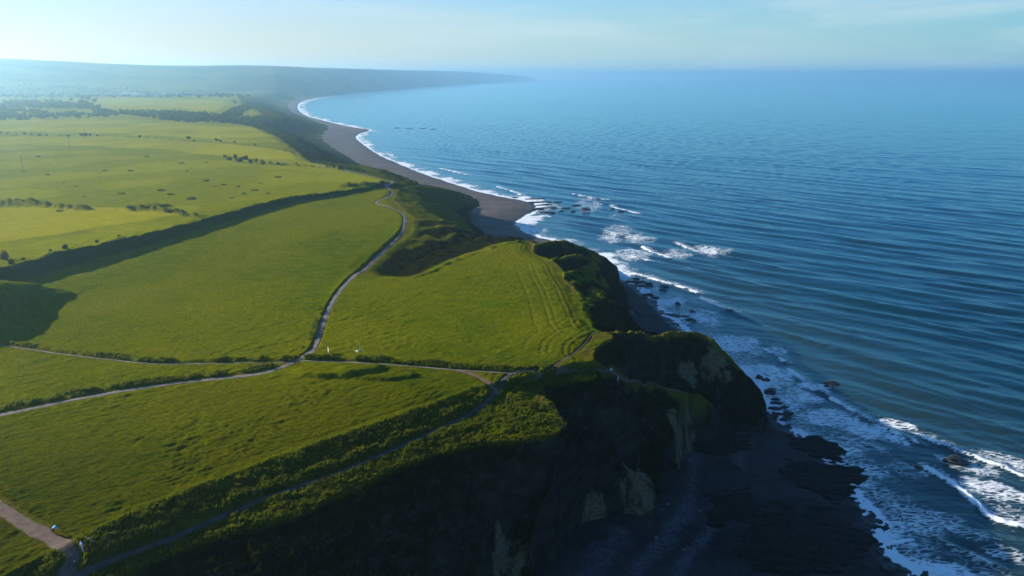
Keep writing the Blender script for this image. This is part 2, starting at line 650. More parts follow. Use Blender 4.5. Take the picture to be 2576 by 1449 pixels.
# water line
SHORE = np.concatenate([
    np.array([(130, -60), (104, 20), (92, 80), (84, 110)]),
    PL([(2290, 1449), (2235, 1400), (2190, 1345), (2195, 1300), (2150, 1255), (2100, 1200), (2075, 1150), (2010, 1098), (1968, 1074), (1940, 1040), (1922, 1015), (1898, 985)], 0),
    np.array([(75.9, 209.8), (73.0, 224.0)]),
    PL([(1800, 880), (1750, 850), (1712, 832), (1680, 800), (1645, 762), (1605, 728), (1570, 706), (1528, 693), (1522, 675), (1480, 640), (1420, 612), (1370, 601), (1330, 590), (1300, 572), (1298, 558), (1312, 545),
        (1345, 533), (1352, 515), (1310, 503), (1232, 490), (1150, 466), (1060, 436), (1000, 411), (950, 389), (905, 358), (892, 344), (905, 336), (938, 327), (900, 322), (860, 315), (800, 300), (768, 291), (751, 278), (748, 266)], 0),
    FARC,
])
SHORE = smooth_line(SHORE, 1)
SHORE_POLY = np.concatenate([SHORE, np.array([(1500, 17500), (-21000, 17500), (-21000, -60)])])

# lesser ridges that run out from the plateau: x, y sighted, height; then side slope and crest width
SPINES = [
    (PLZ([(1400, 940, 29), (1490, 933, 27.5), (1545, 935, 25.5), (1592, 958, 23), (1650, 972, 20.5), (1700, 984, 18.5), (1742, 990, 17), (1775, 1005, 13)]), 1.15, 1.0),
    (PLZ([(1490, 858, 29.5), (1540, 838, 28), (1600, 840, 26), (1650, 846, 24.6), (1700, 838, 24.2), (1760, 840, 23), (1793, 857, 22), (1826, 882, 20), (1860, 926, 15.5), (1870, 942, 13)]), 1.15, 1.0),
    (PLZ([(1335, 618, 29.5), (1420, 605, 27), (1480, 628, 20), (1515, 645, 14), (1533, 660, 8.5)]), 1.0, 2.0),
    (PLZ([(1395, 650, 29.5), (1449, 640, 27), (1482, 648, 22), (1505, 665, 12)]), 1.0, 1.2),
    (PLZ([(1420, 690, 29.5), (1460, 683, 26.5), (1480, 688, 22), (1498, 700, 14)]), 1.0, 1.2),
    (PLZ([(1440, 712, 29), (1470, 722, 23), (1500, 735, 16), (1530, 738, 11)]), 1.4, 0.8),
    (PLZ([(1475, 768, 28), (1505, 772, 22), (1545, 770, 12)]), 1.5, 0.8),
    (PLZ([(985, 610, 29.5), (1010, 607, 28.5), (1078, 614, 25.5), (1118, 628, 23), (1140, 640, 17)]), 0.9, 0.8),
    (PLZ([(1015, 588, 29.5), (1040, 583, 28.5), (1100, 581, 25.5), (1165, 583, 22.5), (1182, 592, 16)]), 0.85, 1.2),
    (PLZ([(1030, 558, 29), (1095, 559, 26), (1155, 560, 22.5), (1172, 570, 14)]), 0.9, 1.0),
    (PLZ([(1030, 648, 24), (1060, 646, 22), (1078, 655, 17)]), 0.8, 2.0),
    (PLZ([(990, 496, 29.5), (1046, 509, 27), (1110, 515, 22.5), (1130, 524, 14)]), 0.8, 0.8),
    (PLZ([(1000, 522, 28.5), (1050, 528, 25.5), (1085, 537, 20)]), 0.9, 0.8),
    (PLZ([(995, 478, 29), (1055, 468, 26), (1080, 470, 25), (1130, 478, 21.5), (1170, 488, 18), (1194, 496, 15), (1198, 506, 10)]), 0.9, 2.0),
    (PLZ([(1440, 1058, 29), (1480, 1100, 22), (1530, 1150, 14), (1580, 1200, 9)]), 1.0, 0.8),
    (PLZ([(1700, 1005, 16), (1780, 1030, 12.5), (1792, 1050, 8)]), 2.2, 1.5),
    (PLZ([(1560, 1170, 13), (1630, 1195, 9), (1640, 1230, 5)]), 1.8, 1.5),
    (PLZ([(1190, 1105, 27), (1230, 1300, 15), (1290, 1380, 7)]), 1.6, 0.8),
]
# bank and hedge lines on the plateau
HEDGE_BANK = smooth_line(PL([(-420, 775, 34), (-180, 715, 35), (0, 668, 36), (100, 643, 36), (200, 620, 35.5), (300, 599, 35), (400, 576, 34.5), (500, 554, 34), (600, 528, 33), (680, 507, 32.5), (760, 495, 32), (850, 484, 32), (930, 472, 31.5), (985, 461, 31)]), 2)
NEAR_BANK = smooth_line(PL([(150, 1375), (230, 1336), (357, 1276), (567, 1196), (767, 1123), (871, 1090), (985, 1049), (1115, 1006), (1175, 978), (1215, 968)], 30.5), 2)
PATHS = {
    'lower': (smooth_line(PL([(120, 1475), (187, 1439), (300, 1389), (433, 1336), (567, 1279), (717, 1226), (857, 1176), (1038, 1101), (1171, 1043), (1230, 1008), (1253, 983), (1270, 962), (1300, 944), (1350, 939)], 29), 2), 1.05),
    'middle': (smooth_line(PL([(-250, 1095), (0, 1045), (200, 1003), (330, 980), (480, 960), (600, 948), (660, 940), (700, 928), (740, 912), (768, 896), (790, 880), (800, 855), (812, 815), (830, 770), (852, 735), (882, 700), (920, 668), (960, 630), (1000, 598), (1014, 578), (1020, 555), (1017, 540), (1000, 530), (970, 520), (942, 515), (956, 506), (980, 496), (990, 485), (980, 477)], 30), 2), 1.45),
    'far': (smooth_line(PL([(980, 477), (972, 470), (992, 462), (980, 452), (940, 444), (900, 435), (860, 427), (800, 421), (735, 417), (690, 412)], 30), 2), 2.6),
    'field': (smooth_line(PL([(-120, 850), (0, 868), (60, 877), (165, 893), (270, 905), (380, 917), (500, 916), (640, 913), (735, 912)], 30), 2), 0.5),
    'cross': (smooth_line(PL([(755, 908), (860, 911), (960, 915), (1040, 922), (1130, 930), (1200, 935), (1300, 941)], 30), 2), 0.55),
    'link': (smooth_line(PL([(1135, 931), (1175, 938), (1210, 952), (1238, 970), (1253, 983)], 30), 2), 1.0),
    'corner': (smooth_line(PL([(-160, 1180), (0, 1278), (60, 1318), (120, 1350), (170, 1380), (187, 1392), (172, 1412), (135, 1455), (90, 1500)], 30), 2), 2.3),
    'edge': (smooth_line(PL([(1350, 939), (1385, 928), (1440, 893), (1478, 855), (1496, 832)], 30), 2), 0.4),
    'ridge': (smooth_line(PLZ([(1400, 936, 29), (1490, 933, 27.8), (1545, 936, 25.6), (1592, 959, 23.1), (1650, 973, 20.6), (1700, 985, 18.6), (1742, 991, 17)])[:, :2], 2), 0.7),
}
HEDGES = [   # low overgrown banks beside the paths: line, height, half width
    (smooth_line(PL([(-100, 846), (0, 862), (60, 871), (165, 887), (270, 899), (380, 911), (500, 909), (640, 906), (728, 904)], 30), 2), 0.55, 0.9),
    (smooth_line(PL([(770, 903), (860, 904), (960, 907), (1040, 913), (1130, 921), (1220, 928), (1320, 933), (1375, 925)], 30), 2), 0.6, 1.1),
    (smooth_line(PL([(-150, 1068), (0, 1030), (200, 989), (330, 968), (480, 949), (600, 937), (680, 922)], 30), 2), 0.4, 0.9),
    (smooth_line(PL([(775, 880), (790, 850), (802, 812), (820, 767), (842, 730), (872, 695), (910, 663), (950, 625), (990, 594), (1006, 574)], 30), 2), 0.30, 0.9),
    (smooth_line(PL([(180, 1425), (300, 1372), (433, 1319), (567, 1262), (717, 1210), (857, 1160), (1035, 1088), (1165, 1032), (1222, 1000)], 29), 2), 0.55, 1.1),
    (smooth_line(PL([(940, 690), (1000, 697), (1060, 694), (1110, 668), (1170, 645), (1250, 615), (1320, 604)], 30), 2), 0.8, 1.2),
    (smooth_line(PL([(-60, 517), (60, 516), (120, 520)], 33), 2), 3.0, 2.2), (smooth_line(PL([(135, 523), (215, 525)], 33), 1), 2.6, 2.0),
    (smooth_line(PL([(325, 528), (380, 532), (450, 538)], 33), 1), 2.8, 2.2), (smooth_line(PL([(-60, 505), (90, 508)], 33), 1), 2.4, 2.0),
    (smooth_line(PL([(360, 517), (420, 520)], 33), 1), 2.0, 2.0), (smooth_line(PL([(460, 546), (510, 549)], 33), 1), 1.6, 1.6),
    (smooth_line(PL([(-60, 343), (0, 341), (240, 340), (400, 346), (540, 358), (690, 372), (735, 383)], 31), 2), 1.6, 3.0), (smooth_line(PL([(615, 411), (680, 414), (745, 415), (850, 421)], 31), 2), 2.2, 2.6), (smooth_line(PL([(560, 345), (640, 352), (700, 362)], 31), 1), 1.0, 2.5),
    (smooth_line(PL([(860, 477), (930, 470), (985, 462)], 31), 1), 2.6, 3.0),
]
MOUNDS = [   # centre, radii, height, turn
    (P(850, 937), 12, 4.6, 0.9, 0.05), (P(950, 945), 11, 3.8, 0.7, -0.1),
    
]
PALE = [(1600, 1240, 6, 9), (1500, 1300, 4, 6), (1745, 1075, 10, 8), (1690, 1130, 6, 8), (1270, 1410, 9, 7), (1795, 935, 14, 8), (1852, 948, 9, 9), (1875, 955, 7, 7), (1740, 930, 17, 6), (1560, 765, 8, 6), (1790, 1000, 12, 4)]
CLAY = [(1310, 1120, 22, 6), (1360, 1180, 15, 7), (1420, 1230, 9, 6), (1020, 1310, 14, 6), (1620, 985, 17, 5), (1650, 1040, 12, 7), (1510, 1220, 8, 6), (1160, 500, 12, 10), (1500, 650, 12, 8)]
LEFT_RIDGE = smooth_line(PLZ([(-420, 668, 47), (-200, 692, 43), (-60, 705, 39), (0, 710, 36.8), (60, 715, 35), (120, 726, 33), (185, 737, 30.4)]), 2)
GOLD = [PL([(-60, 345), (240, 343), (400, 349), (540, 361), (690, 375), (770, 400), (700, 404), (560, 396), (420, 378), (240, 368), (-60, 362)]), PL([(-60, 303), (120, 302), (250, 298), (330, 306), (470, 317), (640, 322), (690, 345), (560, 352), (380, 340), (240, 334), (-60, 330)]), PL([(235, 249), (560, 250), (570, 262), (545, 279), (330, 277), (238, 272)]), PL([(-100, 530), (60, 532), (300, 540), (480, 552), (360, 574), (150, 616), (-100, 650)]), PL([(600, 262), (690, 268), (740, 285), (640, 290), (590, 292)])]
SKY_X = [-2600, -600, 0, 150, 270, 400, 600, 700, 900, 1050, 1180, 1250, 1320, 1383, 1420]
SKY_Y = [154, 155, 156, 160, 165, 168, 168, 169, 174, 178, 180, 186, 191, 200, 206]


def plateau(X, Y):
    r = np.hypot(X, Y)
    h = 30.0 + 0.5 * fbm(X / 90.0, Y / 90.0, 3, 5) * sstep(60, 300, r)
    # hedge bank: the fields beyond lie higher
    d, s, z = dpoly(X, Y, HEDGE_BANK, 260, True, True)
    n = len(HEDGE_BANK) - 1
    frac = z / n
    hb = np.interp(frac, [0, 0.3, 0.6, 0.85, 1.0], [6.0, 5.6, 4.2, 2.6, 1.0])
    sd = d * s
    hb = 0.85 * hb * (1 + 0.16 * fbm(X / 7.0, Y / 7.0, 3, 9) * np.exp(-(sd / 7.0) ** 2))
    up = sstep(-5.5, -0.3, sd) * hb * np.where(sd > 0, 1 - 0.75 * sstep(8, 240, sd), 1)
    h = h + np.where(d < 259, up, 0)
    # near bank: path corridor lies lower than the field
    d, s = dpoly(X, Y, NEAR_BANK, 60, True)
    sd = d * s
    e = sstep(0.3, 7.0, -sd) * (1 - sstep(20, 60, d)) * 1.7
    crest = np.exp(-(sd / 1.0) ** 2) * 0.30
    h = h - np.where(d < 59, e, 0) + np.where(d < 59, crest, 0)
    d, z = dpoly(X, Y, LEFT_RIDGE, 45, False, True)
    q = z - 0.52 * (np.sqrt(d * d + 49) - 7) + 0.5 * fbm(X / 6.0, Y / 6.0, 3, 13)
    h = np.where(d < 44.9, np.maximum(h, q), h)
    for (c, rx, ry, hh, a) in MOUNDS:
        dx, dy = X - c[0], Y - c[1]
        ca, sa = math.cos(a), math.sin(a)
        q = ((dx * ca + dy * sa) / rx) ** 2 + ((-dx * sa + dy * ca) / ry) ** 2
        h = h + hh * sstep(1.0, 0.45, q * (1 + 0.25 * vn(X / 5, Y / 5, 8)))
    # distant hills
    az = np.arctan2(X, Y)
    sx = W0 / 2 + F0 * np.tan(np.clip(az, -1.2, 1.2)) / math.cos(PITCH) * 1.0 * 0.985
    ys = np.interp(sx, SKY_X, SKY_Y)
    rh = np.interp(sx, [0, 700, 900, 1050, 1180, 1250, 1320, 1383], [4500, 4500, 5500, 7500, 9800, 11500, 13500, 15000])
    zs = CAM_H + (HORIZON - ys) / F0 * rh * 0.96
    hills = sstep(0.70, 1.0, r / rh) * (zs - 30.0) * (1 + 0.06 * fbm(X / 350.0, Y / 350.0, 4, 31) * sstep(1.0, 0.8, r / rh))
    h = h + np.where(r > 2000, hills, 0) + 2.5 * fbm(X / 300.0, Y / 300.0, 3, 33) * sstep(800, 2000, r)
    return h


def smax(a, b, k):
    return 0.5 * (a + b + np.sqrt((a - b) ** 2 + k * k))


def terrain(X, Y, grass=True):
    X = np.asarray(X, float)
    Y = np.asarray(Y, float)
    r = np.hypot(X, Y)
    wx = X + 1.1 * fbm(X / 9.0, Y / 9.0, 3, 11) * sstep(30, 90, r)
    wy = Y + 1.1 * fbm(X / 9.0, Y / 9.0, 3, 12) * sstep(30, 90, r)
    ins = inpoly(wx, wy, TOP_POLY)
    inf = inpoly(wx, wy, FOOT_POLY)
    mx = 500.0
    dt = dpoly(wx, wy, TOP, mx)
    df = dpoly(wx, wy, FOOT, mx)
    t = np.where(ins, 0.0, np.where(inf, dt / (dt + df + 1e-6), 1.0))
    t = np.clip(t + 0.05 * fbm(X / 8.0, Y / 8.0, 3, 14) * np.sin(np.pi * t), 0, 1)
    p = 0.45 * t + 0.55 * sstep(0.25, 0.85, t)
    plat = plateau(X, Y)
    # the ground falls gently just short of the edge
    lip = np.where(ins, sstep(7, 0, dt) * 0.9, 0.9)
    zb = 2.3
    h = (plat - lip) * (1 - p) + zb * p
    h = np.where(inf | ins, h, zb - 0.9 * np.minimum(df, 12))
    sp = np.full(X.shape, -50.0)
    for (ln, k, w) in SPINES:
        d, z = dpoly(X, Y, ln, 34, False, True)
        q = z - k * (np.sqrt(d * d + w * w) - w) * (1 + 0.15 * vn(X / 7.0, Y / 7.0, 21)) + 0.25 * vn(X / 4.0, Y / 4.0, 22)
        sp = np.where(d < 33.9, np.maximum(sp, q), sp)
    h = np.where(ins, h, smax(h, np.minimum(sp, plat - 0.3), 0.8))
    # rock faces drop sheer where a ridge reaches the foot of the cliffs
    h = np.where(inf | ins, h, np.minimum(h, 12.0 - 4.5 * df + 1.5 * vn(X / 2.5, Y / 2.5, 24)))
    hard = np.where(ins, 0.0, 1.0)
    near = 1 - sstep(500, 1500, r)
    h = h + hard * near * (1 - 0.6 * sstep(335, 360, Y)) * (0.40 * fbm(X / 4.2, Y / 4.2, 4, 23) + 0.10 * vn(X / 0.9, Y / 0.9, 25)) * sstep(0.02, 0.2, t)
    h = h + hard * sstep(215, 190, r) * np.where(ins, 0, np.sin(np.pi * t)) * (1.9 * (0.35 - np.abs(fbm(X / 4.2, Y / 4.2, 5, 26, 0.55))))
    # hedgy banks and paths
    pm = np.zeros(X.shape)
    for k, (ln, w) in PATHS.items():
        d = dpoly(X, Y, ln, w + 3)
        pm = np.maximum(pm, sstep(w * 0.5 + 0.55, w * 0.5 + 0.05, d))
    hedge = np.zeros(X.shape)
    for (ln, hh, w) in HEDGES:
        d = dpoly(X, Y, ln, w * 3)
        hedge = np.maximum(hedge, hh * np.exp(-(d / w) ** 2) * (0.75 + 0.5 * vn(X / 2.4, Y / 2.4, 28)))
    h = h + hedge * (1 - pm)
    if not grass:
        return h
    # tussocks: long soft clumps laid over by the wind, shorter detail near the camera only
    ca, sa = math.cos(0.55), math.sin(0.55)
    U = (X * ca + Y * sa) * 0.5
    V = -X * sa + Y * ca
    wob = 0.6 * vn(U / 2.0, V / 2.0, 41)
    g = 0.07 * vn(U / 2.6 + wob, V / 2.6, 42) * sstep(1800, 500, r)
    g = g + 0.095 * vn(U / 1.25 + wob, V / 1.25, 43) * sstep(700, 250, r)
    g = g + 0.13 * vn(U / 0.62, V / 0.62, 44) * sstep(330, 150, r)
    g = g + 0.11 * vn(U / 0.3, V / 0.3, 45) * sstep(190, 110, r)
    g = g + 0.20 * np.maximum(0, fbm(X / 16.0, Y / 7.0, 4, 47)) * sstep(300, 420, r) * sstep(2200, 1200, r)
    lush = 0.50 + 0.45 * sstep(-0.4, 0.6, fbm(X / 11.0, Y / 11.0, 4, 46) + 0.5 * vn(X / 45.0, Y / 45.0, 50))
    # coarse rank growth by the cliff edge, on the near bank and over the cliff vegetation
    dn, sn = dpoly(X, Y, NEAR_BANK, 40, True)
    rank = np.where((sn < 0) & (dn < 39), 1.0, 0.0) * sstep(0.5, 2.5, dn)
    lush = lush * (1 + 0.9 * rank + 0.3 * hard)
    z = h + (0.25 + g * lush) * (1 - pm) * np.where(r < 2500, 1, 0)
    # wheel ruts that follow the seaward side of the middle field
    rut = np.zeros(X.shape)
    dr_ = dpoly(X, Y, TOP, 40)
    for q in (4.5, 6.2, 10.0, 11.8, 16.0):
        rut = rut + np.exp(-((dr_ - q) / 0.42) ** 2)
    rut = rut * np.where(ins & (X > -8) & (Y > 150) & (Y < 290), 1, 0)
    z = z - 0.10 * rut
    # faint old mowing lines across the near fields
    ml = (X * -0.62 + Y * 0.78) + 1.5 * vn(X / 30.0, Y / 30.0, 48)
    mow = np.exp(-((np.mod(ml, 7.3) - 3.0) / 0.45) ** 2) + 0.7 * np.exp(-((np.mod(ml, 11.7) - 5.0) / 0.4) ** 2)
    z = z - 0.09 * mow * np.where(ins, 1, 0) * sstep(340, 250, r) * (1 - pm) * sstep(-0.5, 0.3, vn(X / 22.0, Y / 22.0, 49))
    # attributes
    a = {}
    a['cliff'] = np.where(ins, 0, sstep(0.0, 0.05, t)) * 1.0
    grassy = np.zeros(X.shape)
    for (ln, k, w) in SPINES[:1] + SPINES[2:14]:
        d = dpoly(X, Y, ln, 6)
        grassy = np.maximum(grassy, sstep(2.2 + 0.6 * w, 0.4, d + 1.2 * vn(X / 2.0, Y / 2.0, 51)))
    a['cliff'] = a['cliff'] * (1 - 0.85 * grassy * sstep(6, 14, h))
    # the far slopes are grassy all the way down
    a['cliff'] = a['cliff'] * (1 - 0.2 * sstep(600, 1100, r)) * (1 - 0.85 * sstep(2100, 2800, r))
    # the dene and its spurs are grassed over
    a['cliff'] = a['cliff'] * (1 - 0.6 * sstep(330, 360, Y) * sstep(620, 560, Y) * sstep(8, 14, h))
    db, sb = dpoly(X, Y, HEDGE_BANK, 260, True)
    rough = np.where((sb > 0) | (r > 520), 1.0, 0.0) * ins
    a['rough'] = rough * (0.55 + 0.45 * sstep(-0.2, 0.5, fbm(X / 40, Y / 40, 4, 55)))
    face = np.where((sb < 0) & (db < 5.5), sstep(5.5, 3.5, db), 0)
    gold = np.zeros(X.shape)
    for gp in GOLD:
        gold = np.maximum(gold, inpoly(X + 3 * vn(X / 20, Y / 20, 59), Y + 5 * vn(X / 25, Y / 25, 60), gp) * 1.0)
    a['deep'] = sstep(185, 120, r) * (0.75 + 0.25 * vn(X / 16, Y / 16, 63))  # painted dimming, strongest close to the camera
    a['haze_tint'] = sstep(2600, 3000, r)
    a['gold'] = gold * (0.6 + 0.4 * vn(X / 30, Y / 60, 61))
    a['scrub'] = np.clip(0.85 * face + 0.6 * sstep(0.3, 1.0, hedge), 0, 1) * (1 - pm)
    dry = np.where(ins, sstep(3.5, 0.3, dt) * sstep(0.0, 0.5, vn(X / 7, Y / 7, 57) + 0.25), 0)
    for k, (ln, w) in PATHS.items():
        d = dpoly(X, Y, ln, w + 2.5)
        dry = np.maximum(dry, 0.45 * sstep(w * 0.5 + 1.1, w * 0.5 + 0.2, d))
    dry = np.maximum(dry, 0.35 * np.clip(rut, 0, 1))
    dry = np.maximum(dry, grassy * 0.25)
    rim = dpoly(X, Y, SPINES[1][0], 4)
    dry = np.maximum(dry, sstep(1.6, 0.4, rim) * 0.9)
    a['cliff'] = a['cliff'] * (1 - sstep(1.7, 0.5, rim + 0.5 * vn(X / 1.5, Y / 1.5, 52)))
    a['dry'] = dry
    pale = np.zeros(X.shape)
    clay = np.zeros(X.shape)
    for tgt, lst in ((pale, PALE), (clay, CLAY)):
        for (px, py, zz, rad) in lst:
            cx, cy = P(px, py, zz)
            np.maximum(tgt, sstep(rad, rad * 0.35, np.hypot(X - cx, Y - cy) + 0.35 * np.abs(z - zz)), out=tgt)
    a['pale'] = pale
    a['clay'] = clay
    return z, a


def shore_sd(X, Y):
    """signed distance to the water line: positive on land"""
    d = dpoly(X, Y, SHORE, 400)
    return np.where(inpoly(X, Y, SHORE_POLY), d, -d)


def beach_z(X, Y, sd=None):
    sd = shore_sd(X, Y) if sd is None else sd
    z = np.where(sd > 0, 0.10 * sd * (1 - sstep(8, 40, sd) * 0.45), 0.09 * sd)
    z = np.minimum(z, 3.4) + 0.10 * fbm(X / 5.0, Y / 5.0, 4, 61) + 0.07 * fbm(X / 1.3, Y / 1.3, 3, 69) * sstep(430, 380, Y) + 0.25 * fbm(X / 22.0, Y / 22.0, 3, 62) * sstep(3, 15, sd)
    return np.maximum(z, -3)


# ------------------------------------------------------------------ polar sheets, finer towards the camera
AZ = np.radians(np.concatenate([np.linspace(-66, -43.5, 60)[:-1], np.linspace(-43.5, 43.5, 1480), np.linspace(43.5, 62, 40)[1:]]))


def sheet(name, mask, zfun, radii, mat, label_kind='structure', split=None):
    RR, AA = np.meshgrid(radii, AZ, indexing='ij')
    X = (RR * np.sin(AA)).ravel()
    Y = (RR * np.cos(AA)).ravel()
    keep = mask(X, Y)
    nr, na = len(radii), len(AZ)
    K = keep.reshape(nr, na)
    fk = K[:-1, :-1] & K[1:, :-1] & K[:-1, 1:] & K[1:, 1:]
    idx = np.arange(nr * na).reshape(nr, na)
    q = np.stack([idx[:-1, :-1][fk], idx[:-1, 1:][fk], idx[1:, 1:][fk], idx[1:, :-1][fk]], 1)
    used = np.unique(q)
    z, a = zfun(X[used], Y[used])
    re = np.full(nr * na, -1, np.int64)
    re[used] = np.arange(len(used))
    q = re[q]
    V = np.stack([X[used], Y[used], z], 1)
    return V, q, a


def emit(name, V, q, a, mat):
    used = np.unique(q)
    re = np.full(len(V), -1, np.int64)
    re[used] = np.arange(len(used))
    o = mesh_np(name, V[used], re[q], mat, True, {k: v[used] for k, v in a.items()})
    o['kind'] = 'structure'
    return o


def dep_radii(hgt, d0, d1, step):
    d = np.arange(d0, d1, -step)
    return hgt / np.tan(np.radians(d))


def with_far(r, step, rmax):
    near = r[np.concatenate([[True], np.diff(r) < step])]
    return np.concatenate([near, np.arange(near[-1] + step, rmax, step)])


# ground
rad_g = with_far(dep_radii(65.0, 58.0, 0.33, 0.052), 22.0, 8000)
rad_g = np.concatenate([rad_g, np.arange(8050, 15500, 60)])
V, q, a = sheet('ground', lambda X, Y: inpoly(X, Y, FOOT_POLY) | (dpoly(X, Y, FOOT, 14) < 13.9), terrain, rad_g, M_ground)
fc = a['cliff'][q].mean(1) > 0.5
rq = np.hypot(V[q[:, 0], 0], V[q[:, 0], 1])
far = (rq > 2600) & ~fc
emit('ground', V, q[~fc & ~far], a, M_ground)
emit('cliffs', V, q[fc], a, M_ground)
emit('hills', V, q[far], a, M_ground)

# beach
WEED = [P(2070, 1130, 0.5), P(2120, 1160, 0.5), P(2010, 1200, 1), P(1960, 1330, 1), P(2050, 1380, 0.5), P(2120, 1420, 0.5), P(1830, 1180, 1.5), P(1900, 1400, 1)]


STRIPES = [(smooth_line(PL([(1745, 1120), (1742, 1200), (1735, 1270), (1700, 1330), (1660, 1390), (1600, 1449)], 2), 2), 2.6), (smooth_line(PL([(1850, 1240), (1790, 1330), (1740, 1400), (1700, 1460)], 2), 2), 2.0), (smooth_line(PL([(1560, 1340), (1520, 1400), (1470, 1460)], 3), 2), 4.0), (smooth_line(PL([(1880, 1080), (1850, 1180)], 2), 2), 3.0)]


def beach_fun(X, Y):
    sd = shore_sd(X, Y)
    z = beach_z(X, Y, sd)
    wd = np.zeros(X.shape)
    for (cx, cy), rr in zip(WEED, (9, 8, 7, 9, 9, 8, 5, 7)):
        wd = np.maximum(wd, sstep(rr, rr * 0.3, np.hypot(X - cx, Y - cy)))
    st = np.zeros(X.shape)
    for ln, w in STRIPES:
        st = np.maximum(st, sstep(w, 0, dpoly(X, Y, ln, 9) + 0.9 * fbm(X / 4, Y / 4, 3, 67)))
    z = z + 0.30 * sstep(420, 380, Y) * (1 - st) * np.maximum(0, fbm(X / 1.9, Y / 1.4, 4, 68))
    z = z + 0.35 * wd * np.maximum(0, fbm(X / 1.6, Y / 1.6, 4, 66))
    return z, {'wet': sstep(5.0, 0.5, sd + 1.2 * vn(X / 6, Y / 6, 64)), 'weed': wd, 'shaded_sand': sstep(430, 390, Y), 'stripe': st}


rad_b = with_far(dep_radii(95.0, 60.0, 0.5, 0.075), 22.0, 8000)
rad_b = np.concatenate([rad_b, np.arange(8050, 15500, 50)])


def beach_mask(X, Y):
    m = inpoly(X, Y, FOOT_POLY)
    d = dpoly(X, Y, FOOT, 40)
    s = inpoly(X, Y, SHORE_POLY)
    ds = dpoly(X, Y, SHORE, 30)
    return ((~m) | (d < 25)) & (s | (ds < 25))


V, q, a = sheet('beach', beach_mask, beach_fun, rad_b, M_beach)
emit('beach', V, q, a, M_beach)

# sea
BREAKERS = [   # crest line, height, half width
    (smooth_line(PL([(1700, 612), (1720, 619), (1745, 628), (1775, 637), (1800, 642)], 0), 2), 0.9, 1.3, 1.0),
    (smooth_line(PL([(1800, 642), (1830, 646), (1850, 652), (1950, 672)], 0), 2), 0.7, 1.8, 0.25),
    (smooth_line(PL([(1617, 622), (1640, 632), (1665, 643), (1690, 651)], 0), 2), 0.8, 1.2, 1.0),
    (smooth_line(PL([(1590, 645), (1612, 652), (1635, 657)], 0), 2), 0.6, 1.2, 0.9),
    (smooth_line(PL([(1535, 517), (1560, 527), (1600, 536)], 0), 2), 0.6, 1.6, 1.0),
    (smooth_line(PL([(1440, 488), (1480, 497), (1530, 503)], 0), 2), 0.5, 2.0, 0.7),
    (smooth_line(PL([(1520, 590), (1545, 600)], 0), 1), 0.5, 1.2, 1.0),
    (smooth_line(PL([(1105, 424), (1140, 432), (1175, 440)], 0), 2), 0.8, 2.4, 1.0),
    (smooth_line(PL([(1175, 440), (1260, 452), (1350, 470)], 0), 2), 0.6, 3.0, 0.0),
    (smooth_line(PL([(1250, 470), (1290, 482), (1310, 490)], 0), 2), 0.6, 2.0, 0.9),
    (smooth_line(PL([(985, 338), (1030, 334), (1080, 332)], 0), 1), 0.4, 5.0, 0.7),
    (smooth_line(PL([(1000, 322), (1080, 323)], 0), 1), 0.4, 5.0, 0.5),
    (smooth_line(PL([(1590, 688), (1640, 702), (1690, 716), (1750, 735)], 0), 2), 0.7, 1.7, 0.95),
    (smooth_line(PL([(1760, 750), (1800, 767), (1835, 782)], 0), 2), 0.6, 1.4, 0.85),
    (smooth_line(PL([(1835, 782), (1900, 810), (2000, 850), (2100, 880)], 0), 2), 0.5, 2.2, 0.05),
    (smooth_line(PL([(1925, 880), (1955, 892), (1975, 912)], 0), 2), 0.4, 1.5, 0.8),
    (smooth_line(PL([(1985, 930), (2060, 985), (2150, 1035), (2250, 1090), (2300, 1110)], 0), 2), 0.6, 1.6, 0.72),
    (smooth_line(PL([(2320, 1100), (2420, 1140), (2500, 1165), (2576, 1200), (2640, 1225)], 0), 2), 0.8, 1.3, 0.95),
    (smooth_line(PL([(2330, 1180), (2400, 1220), (2450, 1260), (2480, 1295), (2530, 1315), (2600, 1330)], 0), 2), 1.0, 1.1, 1.0),
    (smooth_line(PL([(2210, 1250), (2240, 1290), (2300, 1320), (2380, 1370), (2430, 1392), (2520, 1430)], 0), 2), 0.6, 1.0, 0.45),
    (smooth_line(PL([(2215, 1375), (2250, 1365), (2290, 1360)], 0), 2), 0.4, 0.8, 0.8),
]
FOAM_PATCH = [   # centre (sighted), radii in metres, strength
    (1790, 632, 10, 18, 0.52), (1560, 580, 9, 26, 0.46), (1600, 600, 9, 22, 0.5), (1540, 600, 8, 20, 0.45), (1700, 640, 8, 14, 0.45),
    (1590, 640, 9, 20, 0.5), (1480, 515, 10, 40, 0.42), (1560, 545, 8, 20, 0.32), (1400, 520, 8, 30, 0.3), (1330, 555, 6, 20, 0.7), (1320, 580, 5, 14, 0.7),
    (1610, 735, 5, 8, 0.7), (1680, 755, 7, 12, 0.6), (1760, 800, 8, 13, 0.6), (1840, 870, 9, 13, 0.62), (1930, 940, 8, 12, 0.62), (2000, 1000, 7, 10, 0.62), (2090, 1050, 8, 8, 0.62), (2200, 1090, 8, 6, 0.62), (2130, 1110, 8, 6, 0.5),
    (2060, 975, 5, 5, 0.75), (2250, 1065, 5, 3.5, 0.55), (2440, 1170, 6, 5, 0.5), (2500, 1235, 6, 5, 0.6), (2540, 1160, 6, 4, 0.5), (2330, 1300, 8, 5, 0.48), (2400, 1330, 7, 4, 0.5), (2270, 1380, 7, 5, 0.5), (2300, 1430, 8, 5, 0.5), (2210, 1250, 6, 6, 0.42), (2420, 1400, 8, 5, 0.35), (2260, 1180, 7, 6, 0.42),
    (2550, 1290, 6, 5, 0.42), (2180, 1180, 6, 4, 0.5), (1420, 560, 12, 30, 0.25), (1950, 880, 4, 6, 0.5), (2550, 1400, 5, 4, 0.45),
]


